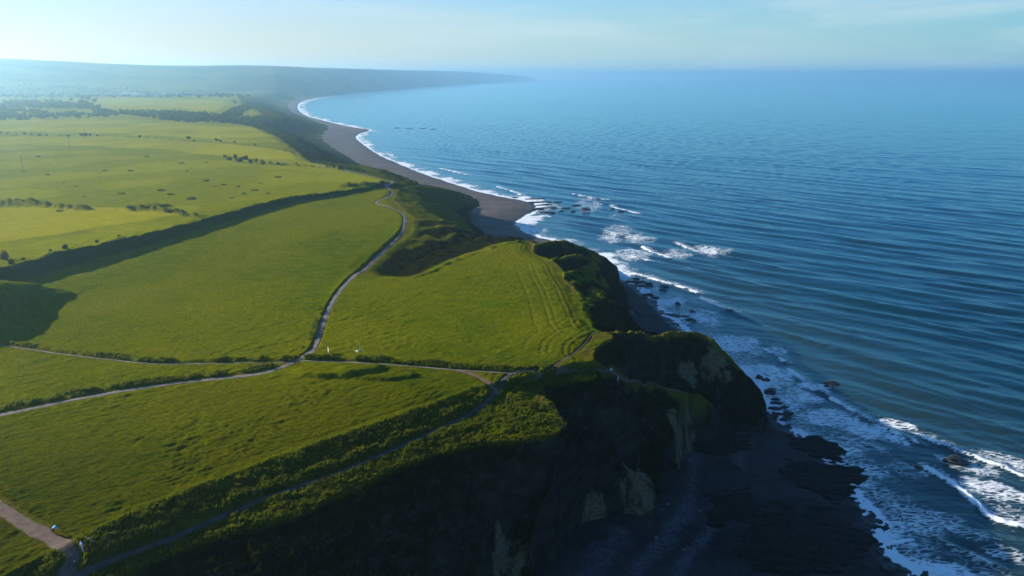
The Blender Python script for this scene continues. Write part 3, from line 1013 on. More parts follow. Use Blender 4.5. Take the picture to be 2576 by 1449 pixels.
def sea_fun(X, Y):
    r = np.hypot(X, Y)
    sd = -shore_sd(X, Y)                       # seaward distance
    z = np.zeros(X.shape)
    damp = sstep(2, 60, sd) * 0.9 + 0.1
    wob = 7 * fbm(X / 130.0, Y / 130.0, 3, 71)
    for (lam, amp, ang, ph, rmax) in ((27, 0.19, 42, 0.0, 9000), (19, 0.18, 37, 1.3, 6000), (14.0, 0.16, 48, 2.1, 4500), (10.5, 0.11, 33, 0.7, 3000), (7.4, 0.075, 46, 2.9, 1800), (5.1, 0.035, 18, 4.0, 900), (3.6, 0.025, 60, 1.0, 600)):
        ca, sa = math.sin(R(ang)), math.cos(R(ang))
        gain = 0.35 + 0.65 * sstep(-0.4, 0.6, vn((X * sa - Y * ca) / (lam * 5), (X * ca + Y * sa) / (lam * 2.2), int(lam) + 70))
        s = np.sin(2 * np.pi * (X * ca + Y * sa + wob * lam / 31) / lam + ph + 1.2 * vn(X / lam / 3, Y / lam / 3, int(lam) + 90))
        s = s + 0.28 * np.cos(2 * (np.arcsin(np.clip(s, -1, 1))))
        z = z + 1.75 * amp * gain * s * (1 - sstep(rmax * 0.5, rmax, r))
    z = z * damp
    foam = np.zeros(X.shape)
    # swash along the shore
    jag = 2.0 * fbm(X / 7.0, Y / 7.0, 3, 81)
    wide = 1 + 1.0 * sstep(900, 2500, r)
    foam = np.maximum(foam, 1.05 * sstep(5.5 * wide, 0.8, sd + jag * 0.6))
    foam = np.maximum(foam, 0.70 * sstep(25 * wide, 6, sd + 2.2 * jag) * (0.55 + 0.55 * sstep(-0.3, 0.4, fbm(X / 18, Y / 18, 3, 83))))
    for (ln, hh, w, f) in BREAKERS:
        d, s = dpoly(X, Y, ln, w * 7, True)
        sdv = d * s
        z = z + hh * np.exp(-(d / (w * 0.9)) ** 2) * (0.8 + 0.35 * vn(X / 2.5, Y / 2.5, 85))
        brk = 0.8 + 0.45 * vn(X / 3.0, Y / 3.0, 86)
        foam = np.maximum(foam, f * 1.1 * np.exp(-(d / w) ** 2) * brk)
        foam = np.maximum(foam, 0.55 * f * sstep(w * 6.5, 0, d) * np.where(s > 0, 1.0, 0.5))
    for (px, py, rx, ry, f) in FOAM_PATCH:
        cx, cy = P(px, py, 0)
        k = math.hypot(cx, cy)
        ux, uy = cx / k, cy / k
        dx, dy = X - cx, Y - cy
        e = ((dx * uy - dy * ux) / (rx * 1.5)) ** 2 + ((dx * ux + dy * uy) / (ry * 1.1)) ** 2
        foam = np.maximum(foam, f * sstep(1.2, 0.1, e + 0.35 * fbm(X / 6, Y / 6, 3, 87)))
    z = z + 0.12 * foam * vn(X / 1.1, Y / 1.1, 88) * sstep(500, 200, r)
    return z, {'foam': np.clip(foam, 0, 1.15), 'shallow': sstep(110, 10, sd) * sstep(600, 200, r) * 0.8}


rad_s = np.concatenate([with_far(dep_radii(95.0, 60.0, 0.5, 0.05), 40.0, 9000), np.geomspace(9100, 20000, 40)])


def sea_mask(X, Y):
    s = inpoly(X, Y, SHORE_POLY)
    ds = dpoly(X, Y, SHORE, 20)
    return (~s) | (ds < 12)


V, q, a = sheet('water', sea_mask, sea_fun, rad_s, M_sea)
emit('water', V, q, a, M_sea)

# ------------------------------------------------------------------ paths, each a strip laid in its own worn hollow
def path_strip(name, key, mat, lift=0.05):
    ln, w = PATHS[key]
    c = resample(ln, 0.6)
    c = c[np.hypot(c[:, 0], c[:, 1]) < 900]
    tg = np.gradient(c, axis=0)
    tg /= np.hypot(tg[:, 0], tg[:, 1])[:, None] + 1e-9
    nr = np.stack([-tg[:, 1], tg[:, 0]], 1)
    n = len(c)
    s = np.arange(n) * 0.6
    offs = np.array([-0.5, -0.3, 0.0, 0.3, 0.5])
    wv = w * (1 + 0.22 * vn(s / 3.0, s * 0 + 3, 101) + 0.12 * vn(s / 1.1, s * 0 + 5, 102))
    VV = []
    for o in offs:
        e = o * wv + (0.12 * vn(s / 0.9, s * 0 + o * 9, 103) if abs(o) > 0.4 else 0)
        VV.append(c + nr * e[:, None])
    VV = np.stack(VV, 1).reshape(-1, 2)
    z = terrain(VV[:, 0], VV[:, 1], False) + lift + 0.0007 * np.maximum(0, np.hypot(VV[:, 0], VV[:, 1]) - 120) - np.tile(np.abs(offs) > 0.4, n) * 0.02
    m = len(offs)
    i = np.arange(n - 1)[:, None] * m + np.arange(m - 1)[None, :]
    q = np.stack([i, i + 1, i + 1 + m, i + m], -1).reshape(-1, 4)
    vg = np.tile(np.array([0.75, 0.12, 0.30, 0.12, 0.75]), n) + 0.25 * vn(np.repeat(s, m) / 5.0, np.zeros(n * m) + 2, 105)
    o = mesh_np(name, np.column_stack([VV, z]), q[:, ::-1], mat, True, {'verge': vg})
    o['kind'] = 'structure'
    return o


for key, mat in (('middle', M_path), ('lower', M_path_shade), ('far', M_path), ('field', M_path), ('cross', M_path), ('link', M_earth), ('corner', M_earth), ('edge', M_earth), ('ridge', M_earth)):
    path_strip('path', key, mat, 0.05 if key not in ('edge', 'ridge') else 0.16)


def gz(x, y):
    """height of the land (without grass) at one place"""
    return float(terrain(np.array([x]), np.array([y]), False)[0])


def spot(px, py, z=30.0, it=3):
    """ground position below a sighted point, settled onto the land"""
    for _ in range(it):
        x, y = P(px, py, z)
        z = gz(x, y)
    return x, y, z


ORD = ['nearest', 'second', 'third', 'fourth', 'fifth', 'sixth', 'seventh', 'eighth', 'ninth', 'tenth', 'eleventh', 'twelfth', 'thirteenth', 'fourteenth', 'fifteenth', 'sixteenth', 'seventeenth', 'eighteenth', 'nineteenth', 'twentieth']


# ------------------------------------------------------------------ rocks
def rock_mesh(seed, flat=0.6, terr=0.0):
    bm = bmesh.new()
    bmesh.ops.create_icosphere(bm, subdivisions=4, radius=1.0)
    co = np.array([v.co[:] for v in bm.verts])
    n = fbm(co[:, 0] * 1.7 + seed * 3.1, co[:, 1] * 1.7 + co[:, 2] * 2.3, 4, seed % 50 + 110)
    n2 = fbm(co[:, 2] * 2.0 + seed, co[:, 0] * 2.1 - co[:, 1], 3, seed % 50 + 120)
    k = 1 + 0.30 * n + 0.16 * n2
    co = co * k[:, None]
    # broken, faceted sides
    for j in range(5):
        a = seed * 1.3 + j * 1.4
        d = np.array([math.cos(a), math.sin(a), 0.25 * math.sin(j * 2.0 + seed)])
        t = co @ d
        over = np.maximum(0, t - 0.72)
        co -= (over * 0.85)[:, None] * d
    co[:, 2] *= flat
    if terr:
        zz = co[:, 2] / terr
        co[:, 2] = np.where(co[:, 2] > 0, terr * (np.floor(zz) + sstep(0.1, 0.6, zz - np.floor(zz))), co[:, 2])
    for v, c in zip(bm.verts, co):
        v.co = c
    me = bpy.data.meshes.new('rock')
    bm.to_mesh(me)
    bm.free()
    for p in me.polygons:
        p.use_smooth = True
    return me


ROCKS = [rock_mesh(s, 0.62) for s in (1, 2, 3, 4)]
LEDGES = [rock_mesh(s, 0.34, 0.12) for s in (11, 12, 13)]
for me in ROCKS + LEDGES:
    me.materials.append(M_rock)
PALES = [rock_mesh(s, 0.7) for s in (21, 22)]
for me in PALES:
    me.materials.append(M_pale_rock)


def put_rock(name, me, px, py, z, size, rz, label, cat, group=None, sink=0.25):
    x, y = P(px, py, z)
    zz = max(0.0, float(beach_z(np.array([x]), np.array([y]))[0]))
    if zz > 0.3:
        x, y = P(px, py, zz)
    o = bpy.data.objects.new(name, me)
    COL.objects.link(o)
    o.location = (x, y, zz + size[2] * 0.62 * (0.5 - sink) - 0.1)
    o.scale = size
    o.rotation_euler = (0, 0, rz)
    return tag(o, label, cat, group)


put_rock('rock', ROCKS[0], 1936, 989, 0, (2.5, 1.7, 2.4), 0.3, 'big black wet rock in foam beside the foot of the headland', 'rock')
put_rock('rock', ROCKS[1], 1909, 951, 0, (1.4, 1.0, 1.5), 0.1, 'small black rock at the waterline touching the tip of the headland', 'rock')
put_rock('rock', ROCKS[2], 1926, 957, 0, (1.6, 0.9, 1.2), -0.2, 'low black rock just seaward of the tip of the headland', 'rock')
put_rock('rock', LEDGES[0], 2090, 966, 0, (2.8, 1.0, 2.2), -0.35, 'long dark rock awash in a white patch of foam offshore', 'rock')
put_rock('rock', ROCKS[3], 2079, 973, 0, (1.1, 0.7, 1.1), -0.3, 'short dark rock beside the long one in the offshore foam', 'rock')
put_rock('rock', ROCKS[1], 2404, 1164, 0, (3.3, 1.9, 2.2), -0.3, 'large dark rounded rock standing among breakers near the right edge', 'rock')
put_rock('rock', LEDGES[1], 2315, 1177, 0, (1.7, 0.8, 1.2), -0.4, 'low flat rock at the landward end of a breaking wave', 'rock')
put_rock('rock', ROCKS[2], 2235, 1437, 0, (1.8, 1.1, 1.4), 0.2, 'dark rock half covered by foam at the bottom edge', 'rock')
cove = [(1599, 702, 2.2, .9, .9), (1597, 710, 5.5, 1.5, 1.5), (1616, 720, 5.5, 1.4, 1.2), (1631, 717, 2.2, 1.3, 1.6), (1671, 721, 2.6, .9, .9), (1668, 731, 2.0, .7, .8), (1607, 749, 3.6, 1.0, .8), (1631, 744, 2.6, 1.3, 1.5), (1647, 751, 2.4, 1.2, 1.3),
        (1705, 766, 1.3, .8, 1.2), (1742, 785, 1.6, .8, .8), (1694, 794, 4.6, 1.6, 1.0), (1720, 796, 3.2, .9, .8), (1738, 807, 2.4, 1.0, 1.2)]
for i, (px, py, a, b_, c_) in enumerate(cove):
    me = LEDGES[i % 3] if a > 3 else ROCKS[i % 4]
    put_rock('rock', me, px, py, 0, (a, b_, c_ * 1.2), -0.25 + 0.2 * math.sin(i), ('long dark rock' if a > 3 else 'small dark rock') + ' at the dark cove surf edge, %s from the far headland' % (ORD[i] if i else 'first'), 'rock', 'rocks at the edge of the dark cove')
ledg = [(1295, 498, 5, 2.5), (1345, 501, 16, 3.5), (1342, 510, 17, 3.2), (1369, 516, 13, 3.5), (1372, 524, 16, 3.2), (1350, 528, 10, 2.0), (1368, 535, 8, 2.4), (1380, 509, 4, 1.6), (1403, 509, 7, 3.2), (1411, 532, 5, 1.6), (1423, 524, 7, 1.2), (1388, 536, 5, 1.2), (1441, 532, 4, 1.6), (1450, 517, 7, 2.0), (1474, 529, 6, 2.6), (1540, 526, 4, 1.5), (1562, 532, 4.5, 1.6)]
for i, (px, py, a, b_) in enumerate(ledg):
    put_rock('rock_ledge', LEDGES[i % 3], px, py, 0, (a * 0.62, b_ * 0.62, 1.5 if i != 14 else 3.2), 0.22, ('flat dark rock ledge' if a > 6 else 'small dark reef rock') + ' off the shingle point, %s out from the beach' % (ORD[i] if i else 'first'), 'rock ledge', 'rock ledges off the shingle point', 0.2)
strp = [(1950, 1007, 2.6, .6), (1952, 1016, 3.4, .7), (1949, 1030, 3.4, .8), (1972, 1027, 2.4, .7), (1960, 1044, 4.2, .6), (1983, 1042, 2.6, .5), (1979, 1053, 2.4, .5), (1945, 1050, 2.6, .8), (1970, 1059, 2.0, .4)]
for i, (px, py, a, b_) in enumerate(strp):
    put_rock('rock_ledge', LEDGES[i % 3], px, py, 0, (a * 0.62, b_ * 0.72, 1.6), -0.12, 'thin black rock strip in swash below the headland, %s counting from the headland' % (ORD[i] if i else 'first'), 'rock ledge', 'thin rock strips in the swash', 0.15)
far_rk = [(1000, 322), (1030, 324), (1062, 323), (1090, 325)]
for i, (px, py) in enumerate(far_rk):
    put_rock('rock', LEDGES[i % 3], px, py, 0, (7, 3, 1.6), 0.1, 'distant dark rock awash off the shingle spit, %s counting out from the beach' % (ORD[i] if i else 'first'), 'rock', 'distant rocks off the spit')
blds = [(1585, 791, 2.2, 1.4, 1.6, 'pale fallen block lying on dark sand under the cove buttress'), (1600, 778, 1.2, .9, 1.2, 'dark-stained boulder behind the pale block in the cove'), (1870, 1022, 3.2, .8, .8, 'long pale slab on the dark beach below the headland'),
        (1735, 1160, 1.0, .8, .9, 'pale boulder on dark shingle under the ochre rock face'), (1742, 1211, .8, .7, .8, 'pale boulder isolated near the middle of the dark shingle'), (1680, 1270, 1.3, .5, .7, 'slanting pale slab on dark shingle beside a smaller stone'), (1665, 1283, .8, .6, .6, 'small pale stone beside the slanting slab on the shingle'),
        (1760, 1288, 1.2, .9, .8, 'lone pale boulder seaward of the slanting slab'), (1810, 1300, .9, .7, .7, 'pale boulder lying between the slab and the black reef'), (1650, 1354, 1.1, .8, .8, 'pale boulder low on the shingle near the cliff foot'), (1720, 1385, .9, .7, .7, 'pale boulder on the lower shingle near the bottom edge')]
for i, (px, py, a, b_, c_, lab) in enumerate(blds):
    k_ = 1.0 if i < 3 else 0.62
    put_rock('boulder', PALES[i % 2], px, py, 2.0, (a * k_, b_ * k_, c_ * k_), 0.7 * i, lab, 'boulder', None, 0.1)


def reef(label, poly, top, seed):
    """a low weedy rock platform: ragged outline, stepped beds with water-worn gaps"""
    pl = np.concatenate([PL(poly, 0.4), PL(poly[:1], 0.4)])
    x0, y0 = pl.min(0) - 3
    x1, y1 = pl.max(0) + 3
    xs, ys = np.arange(x0, x1, 0.33), np.arange(y0, y1, 0.33)
    X, Y = [g.ravel() for g in np.meshgrid(xs, ys, indexing='ij')]
    d = dpoly(X, Y, pl, 12)
    sd = np.where(inpoly(X, Y, pl), d, -d) + 1.6 * fbm(X / 4.0, Y / 1.6, 4, seed)
    bed = fbm(X / 6.0, Y / 1.3, 4, seed + 3)
    z = -0.55 + sstep(-0.6, 1.6, sd) * (0.75 + top * (0.5 + 0.5 * bed)) + 0.22 * np.abs(vn(X / 0.7, Y / 0.5, seed + 5)) * sstep(0, 1, sd)
    bz = beach_z(X, Y)
    z = z + np.maximum(0, bz)
    na, nb = len(xs), len(ys)
    K = (sd > -1.0).reshape(na, nb)
    f = K[:-1, :-1] & K[1:, :-1] & K[:-1, 1:] & K[1:, 1:]
    idx = np.arange(na * nb).reshape(na, nb)
    q = np.stack([idx[:-1, :-1][f], idx[1:, :-1][f], idx[1:, 1:][f], idx[:-1, 1:][f]], 1)
    used = np.unique(q)
    re = np.full(na * nb, -1)
    re[used] = np.arange(len(used))
    o = mesh_np('rock_reef', np.column_stack([X, Y, z])[used], re[q], M_reef)
    return tag(o, label, 'rock reef')


M_reef = simple('weedy_reef', (0.007, 0.007, 0.005), 0.85, 0.6, 0.9, 2.5, 0.9)
M_reef.node_tree.nodes['Principled BSDF'].inputs['Specular IOR Level'].default_value = 0.08
reef('black weedy rock platform nearest the foaming swash below the headland', [(1978, 1095), (2040, 1090), (2095, 1108), (2130, 1130), (2110, 1158), (2050, 1150), (1990, 1130)], 0.5, 131)
reef('wide black rock platform in the middle of the dark foreshore', [(1985, 1165), (2060, 1158), (2160, 1172), (2205, 1195), (2190, 1215), (2155, 1225), (2150, 1255), (2090, 1265), (2020, 1240), (1965, 1215)], 0.5, 141)
reef('black rock platform in the lower right foreshore nearest the bottom edge', [(1930, 1305), (2060, 1300), (2150, 1310), (2205, 1345), (2200, 1390), (2150, 1440), (2040, 1480), (1900, 1470), (1840, 1400), (1870, 1340)], 0.45, 151)
reef('low black ledges in the middle of the dark shingle', [(1760, 1120), (1840, 1090), (1900, 1110), (1880, 1150), (1800, 1165), (1750, 1150)], 0.3, 171)
reef('ragged black ledge between the pale shingle stripe and the lower platform', [(1790, 1260), (1880, 1240), (1930, 1280), (1880, 1330), (1800, 1350), (1760, 1310)], 0.35, 181)
reef('narrow black rock bar between the two larger foreshore platforms', [(1930, 1270), (2020, 1278), (2090, 1288), (2060, 1300), (1960, 1295), (1910, 1285)], 0.35, 161)

# ------------------------------------------------------------------ foliage
def leaf_mat(name, a, b_, trans=0.3):
    m, t, b, out = mat_new(name)
    co = objco(t)
    n = noise(t, co, 0.9, 3, 0.6)
    c = mixc(t, mapr(t, n, 0.35, 0.65), a, b_)
    lk(t, c, b.inputs['Base Color'])
    b.inputs['Roughness'].default_value = 0.85
    b.inputs['Specular IOR Level'].default_value = 0.1
    tr = nn(t, 'ShaderNodeBsdfTranslucent')
    lk(t, c, tr.inputs[0])
    mx = nn(t, 'ShaderNodeMixShader')
    mx.inputs[0].default_value = trans
    lk(t, b.outputs[0], mx.inputs[1])
    lk(t, tr.outputs[0], mx.inputs[2])
    lk(t, mx.outputs[0], out.inputs[0])
    return m


M_leaf = leaf_mat('dark_foliage', (0.018, 0.030, 0.005), (0.040, 0.054, 0.008))
M_gold = leaf_mat('golden_foliage', (0.10, 0.075, 0.003), (0.18, 0.12, 0.005), 0.35)
M_scrub = leaf_mat('scrub_foliage', (0.026, 0.040, 0.006), (0.055, 0.066, 0.008))
M_far = leaf_mat('hazy_woodland', (0.034, 0.050, 0.012), (0.070, 0.088, 0.016))  # foliage paled to imitate haze over the distant growth
M_bark = simple('bark', (0.07, 0.055, 0.04), 0.9, 0.3, 4.0)
M_blade = leaf_mat('rank_grass', (0.055, 0.078, 0.001), (0.095, 0.098, 0.002), 0.45)


def leaf_quads(cent, rad, n, leaf, g, flat=1.0):
    """n leaf-clump quads scattered through several overlapping lobes"""
    out = []
    nl = max(4, n // 28)
    lob = g.normal(0, 1, (nl, 3))
    lob /= np.linalg.norm(lob, axis=1)[:, None]
    lob *= (rad * g.uniform(0.25, 0.68, (nl, 1)))
    lob[:, 2] *= flat
    lr = rad * g.uniform(0.28, 0.52, nl)
    k = g.integers(0, nl, n)
    d = g.normal(0, 1, (n, 3))
    d /= np.linalg.norm(d, axis=1)[:, None]
    p = lob[k] + d * (lr[k] * g.uniform(0.55, 1.0, n) ** 0.6)[:, None] * np.array([1, 1, flat])
    a = g.normal(0, 1, (n, 3))
    a /= np.linalg.norm(a, axis=1)[:, None]
    b_ = np.cross(a, d + 0.3 * g.normal(0, 1, (n, 3)))
    b_ /= np.linalg.norm(b_, axis=1)[:, None] + 1e-9
    s = leaf * g.uniform(0.6, 1.4, (n, 1))
    a, b_ = a * s, b_ * s * 0.7
    q = np.stack([p - a - b_, p + a - b_ * 0.6, p + a * 0.7 + b_, p - a * 0.8 + b_ * 0.8], 1).reshape(-1, 3)
    return q + np.asarray(cent)


def quads_mesh(name, V, mat):
    n = len(V) // 4
    f = np.arange(n * 4).reshape(n, 4)
    me = bpy.data.meshes.new(name)
    me.from_pydata([tuple(v) for v in V], [], [tuple(int(i) for i in q) for q in f])
    me.materials.append(mat)
    return me


def tree_proto(name, h, rad, n, leaf, mat, seed, flat=0.85, trunk=True):
    g = np.random.default_rng(seed)
    root = empty(name, (0, 0, 0))
    cz = h - rad * flat * 0.92
    crown = bpy.data.objects.new('crown', quads_mesh('crown', leaf_quads((0, 0, cz), rad, n, leaf, g, flat), mat))
    COL.objects.link(crown)
    crown.parent = root
    bm = bmesh.new()
    cyl(bm, (0, 0, -0.4), (0.05 * rad, 0, cz), 0.05 * h * 0.6, 0.02 * h, 7)
    for j in range(4):
        a = j * 1.6 + seed
        cyl(bm, (0, 0, cz * (0.35 + 0.12 * j)), (math.cos(a) * rad * 0.5, math.sin(a) * rad * 0.5, cz + rad * 0.2), 0.018 * h, 0.006 * h, 5)
    bm_obj('trunk', bm, M_bark, root)
    return root


def bush_proto(name, h, rad, n, leaf, mat, seed):
    g = np.random.default_rng(seed)
    root = empty(name, (0, 0, 0))
    V = leaf_quads((0, 0, h * 0.45), rad, n, leaf, g, h * 0.6 / rad)
    fo = bpy.data.objects.new('foliage', quads_mesh('foliage', V, mat))
    COL.objects.link(fo)
    fo.parent = root
    bm = bmesh.new()
    for j in range(5):
        a = j * 1.3 + seed
        cyl(bm, (0.1 * math.cos(a), 0.1 * math.sin(a), -0.2), (math.cos(a) * rad * 0.5, math.sin(a) * rad * 0.5, h * 0.6), 0.05, 0.02, 5)
    bm_obj('stem', bm, M_bark, root)
    return root


def plant(proto, px, py, z, sc, label, cat, group, first):
    o = proto if first else copy_tree(proto)
    x, y, zz = spot(px, py, z)
    o.location = (x, y, zz - 0.15)
    o.rotation_euler = (0, 0, random.uniform(0, 6.28))
    o.scale = (sc * random.uniform(0.85, 1.2), sc * random.uniform(0.85, 1.2), sc)
    return tag(o, label, cat, group)


# the golden bush under the bank and the dark ones along its top
gb = bush_proto('bush', 3.9, 1.6, 700, 0.20, M_gold, 5)
plant(gb, 18, 687, 30, 1.0, 'golden orange sunlit bush standing against the shaded bank', 'bush', None, True)
bb = bush_proto('bush', 2.4, 1.7, 420, 0.22, M_leaf, 6)
for i, (px, py, sc) in enumerate([(165, 629, .8), (128, 638, .5), (245, 612, .6), (300, 600, .45), (60, 655, .5), (28, 664, .8)]):
    plant(bb, px, py, 36, sc, 'dark bush on the crest of the long bank, %s from the right' % (['third', 'fourth', 'second', 'first', 'fifth', 'sixth'][i]), 'bush', 'bushes on the long bank', i == 0)
sb = bush_proto('scrub_bush', 1.1, 2.6, 260, 0.34, M_far, 8)
scr = [(160, 461), (192, 470), (262, 431), (250, 449), (562, 466), (600, 471), (640, 480), (585, 500), (520, 456), (468, 431), (655, 463), (120, 441), (330, 431), (482, 502), (430, 491), (60, 432), (212, 497), (305, 489), (405, 481), (700, 447),
       (20, 505), (45, 503), (330, 526), (375, 530), (430, 536), (150, 521), (180, 523), (90, 515), (410, 518), (505, 548), (540, 470), (615, 489), (675, 488), (95, 395), (300, 405), (370, 395), (455, 412), (520, 410)]
for i, (px, py) in enumerate(scr):
    plant(sb, px, py, 33, random.uniform(0.55, 1.15), 'low dark scrub clump scattered in the rough pasture beyond the long bank', 'bush', 'scrub clumps in the rough pasture', i == 0)
fb = bush_proto('bush', 3.0, 2.4, 320, 0.36, M_scrub, 9)
for i, (px, py, sc) in enumerate([(566, 396, .8), (578, 404, 1.1), (592, 398, 1.2), (604, 408, 1.3), (618, 402, 1.2), (630, 410, 1.1), (645, 407, .9), (660, 412, 1.0), (680, 413, .8), (700, 415, .8)]):
    plant(fb, px, py, 32, sc, 'rounded green bush in the clump on the cliff-top pasture', 'bush', 'bush clump on the cliff-top pasture', i == 0)
# hedgerow trees and shrubs farther off
ht = tree_proto('hedgerow_tree', 6.0, 2.9, 300, 0.50, M_far, 12)
hl = [(3, 338, 1.0), (20, 339, .8), (42, 341, .6), (62, 340, .8), (80, 341, .9), (100, 342, .8), (118, 343, .7), (150, 343, .5), (172, 345, .7), (205, 343, 1.0), (216, 344, 1.2), (228, 344, 1.0), (246, 344, .7), (352, 348, .9), (475, 353, 1.1), (488, 356, .6), (545, 357, 1.0), (555, 359, .8), (590, 360, .6), (640, 366, .6)]
for i, (px, py, sc) in enumerate(hl):
    plant(ht, px, py, 31, sc * 0.7, 'hazy hedgerow tree along the far field boundary, %s from the left' % (ORD[i] if i else 'first'), 'tree', 'trees along the far field boundary', i == 0)
wt_ = tree_proto('tree', 11.0, 5.2, 360, 0.95, M_far, 13)
vl = [(100, 246, 1.0), (132, 243, 1.3), (150, 246, 1.1), (196, 247, 1.2), (210, 252, 1.4), (225, 256, 1.5), (240, 262, 1.3), (205, 264, 1.2), (60, 247, .9), (20, 246, .9), (180, 258, 1.2), (218, 268, 1.2), (170, 268, 1.0), (620, 262, 1.0), (590, 264, 1.0), (45, 245, 1.0)]
for i, (px, py, sc) in enumerate(vl):
    plant(wt_, px, py, 32, sc, 'hazy blue-green tree among the fields in front of the village', 'tree', 'trees in front of the village', i == 0)


def wood(label, poly, n, rad, hgt, z0=30.0, per=34, leaf=1.3, seed=1):
    g = np.random.default_rng(seed)
    pl = PL(poly, z0)
    x0, y0 = pl.min(0)
    x1, y1 = pl.max(0)
    pts = []
    while len(pts) < n:
        X, Y = g.uniform(x0, x1, 4 * n), g.uniform(y0, y1, 4 * n)
        k = inpoly(X, Y, pl)
        pts += list(zip(X[k], Y[k]))
    pts = np.array(pts[:n])
    zz = terrain(pts[:, 0], pts[:, 1], False)
    V = []
    for (x, y), z in zip(pts, zz):
        r_ = rad * g.uniform(0.6, 1.25)
        V.append(leaf_quads((x, y, z + hgt * g.uniform(0.35, 0.6)), r_, per, leaf, g, hgt / rad * 0.55))
    o = bpy.data.objects.new('woodland', quads_mesh('woodland', np.concatenate(V), M_far))
    COL.objects.link(o)
    return tag(o, label, 'woodland', None, 'stuff')


wood('dark wooded valley running across the far fields to the coast', [(300, 292), (420, 290), (520, 297), (600, 305), (648, 303), (665, 318), (560, 318), (470, 315), (380, 307)], 330, 5.0, 7.0, 26, 40, 1.2, 21)
wood('thin dark tree belt below the pale distant field', [(232, 280), (330, 285), (480, 291), (560, 295), (565, 299), (480, 296), (330, 291), (235, 286)], 150, 5.0, 6.5, 30, 36, 1.3, 22)
wood('dark spinney at the seaward end of the pale distant field', [(560, 297), (572, 284), (605, 268), (632, 262), (640, 268), (612, 280), (598, 298)], 150, 6.0, 7.0, 30, 36, 1.5, 23)
wood('hazy patchwork of woods at the far left', [(-60, 262), (60, 255), (160, 258), (250, 270), (250, 278), (160, 276), (60, 274), (-60, 276)], 260, 7.0, 9.0, 30, 34, 1.8, 24)
wood('lower hazy wood at the far left above the pale field', [(-80, 282), (40, 280), (200, 288), (300, 290), (260, 297), (120, 300), (70, 303), (-80, 310)], 240, 5.0, 6.5, 30, 34, 1.3, 25)
wood('hazy trees spread around the distant village', [(-60, 236), (120, 232), (330, 233), (560, 236), (640, 240), (630, 247), (420, 247), (200, 246), (-60, 246)], 300, 7.0, 6.5, 31, 30, 2.2, 26)
wood('shadowed thicket on the coastal slope above the shingle', [(780, 418), (860, 428), (930, 441), (905, 440), (850, 436), (790, 424)], 60, 2.2, 2.0, 26, 60, 0.5, 28)

# ------------------------------------------------------------------ rank growth: the coarse stand between near bank, lower path and cliff edge
def tufts(name, label, X, Y, hmin, hmax, seed, mat):
    g = np.random.default_rng(seed)
    n = len(X)
    z, _a = terrain(X, Y)
    V = []
    per = 4
    for k in range(per):
        a = g.uniform(0, 2 * math.pi, n)
        hh = g.uniform(hmin, hmax, n)
        w = 0.05 + 0.12 * g.uniform(0, 1, n)
        bx0, by0 = X + g.normal(0, 0.10, n), Y + g.normal(0, 0.10, n)
        lean = hh * g.uniform(0.2, 0.75, n)
        la = 0.5 + g.normal(0, 0.8, n)
        tx, ty = bx0 + lean * np.cos(la), by0 + lean * np.sin(la)
        cx, cy = np.cos(a) * w, np.sin(a) * w
        V.append(np.stack([np.stack([bx0 - cx, by0 - cy, z - 0.12], 1), np.stack([bx0 + cx, by0 + cy, z - 0.12], 1), np.stack([tx + cx * 0.35, ty + cy * 0.35, z + hh], 1), np.stack([tx - cx * 0.35, ty - cy * 0.35, z + hh * 0.92], 1)], 1).reshape(-1, 3))
    V = np.concatenate(V)
    f = np.arange(len(V)).reshape(-1, 4)
    o = mesh_np(name, V, f, mat, False)
    return tag(o, label, 'grass', None, 'stuff')


g_ = np.random.default_rng(77)
N = 700000
rr = np.sqrt(g_.uniform(70 ** 2, 215 ** 2, N))
aa = g_.uniform(R(-43), R(20), N)
TX, TY = rr * np.sin(aa), rr * np.cos(aa)
kk = inpoly(TX, TY, TOP_POLY) & (vn(TX / 3.0, TY / 3.0, 171) + 0.6 * vn(TX / 0.9, TY / 0.9, 172) > g_.uniform(-0.9, 0.9, N) + 0.012 * (rr - 110))
for k, (ln, w) in PATHS.items():
    kk &= dpoly(TX, TY, ln, 6) > w * 0.5 + 0.15
TX, TY = TX[kk], TY[kk]
dn, sn = dpoly(TX, TY, NEAR_BANK, 40, True)
rank = (sn < 0) & (dn < 39)
dh = np.full(TX.shape, 9.0)
for (ln, hh, w) in HEDGES:
    dh = np.minimum(dh, dpoly(TX, TY, ln, 9))
tall = rank | (dh < 1.6)
tufts('grass', 'tall rank grass between the near bank, the lower path and the cliff edge', TX[tall], TY[tall], 0.18, 0.55, 1, M_blade)

# ------------------------------------------------------------------ village
M_white = simple('white_render', (0.27, 0.26, 0.25), 0.7, 0.05)
M_brick = simple('buff_brick', (0.38, 0.30, 0.24), 0.8, 0.15)
M_tile = simple('red_tile', (0.28, 0.10, 0.06), 0.8, 0.2)
M_slate = simple('grey_slate', (0.16, 0.17, 0.18), 0.7, 0.2)
M_sheet = simple('pale_sheet_roof', (0.26, 0.27, 0.28), 0.5, 0.05)
M_glass = simple('dark_window', (0.03, 0.035, 0.04), 0.2, 0.1)


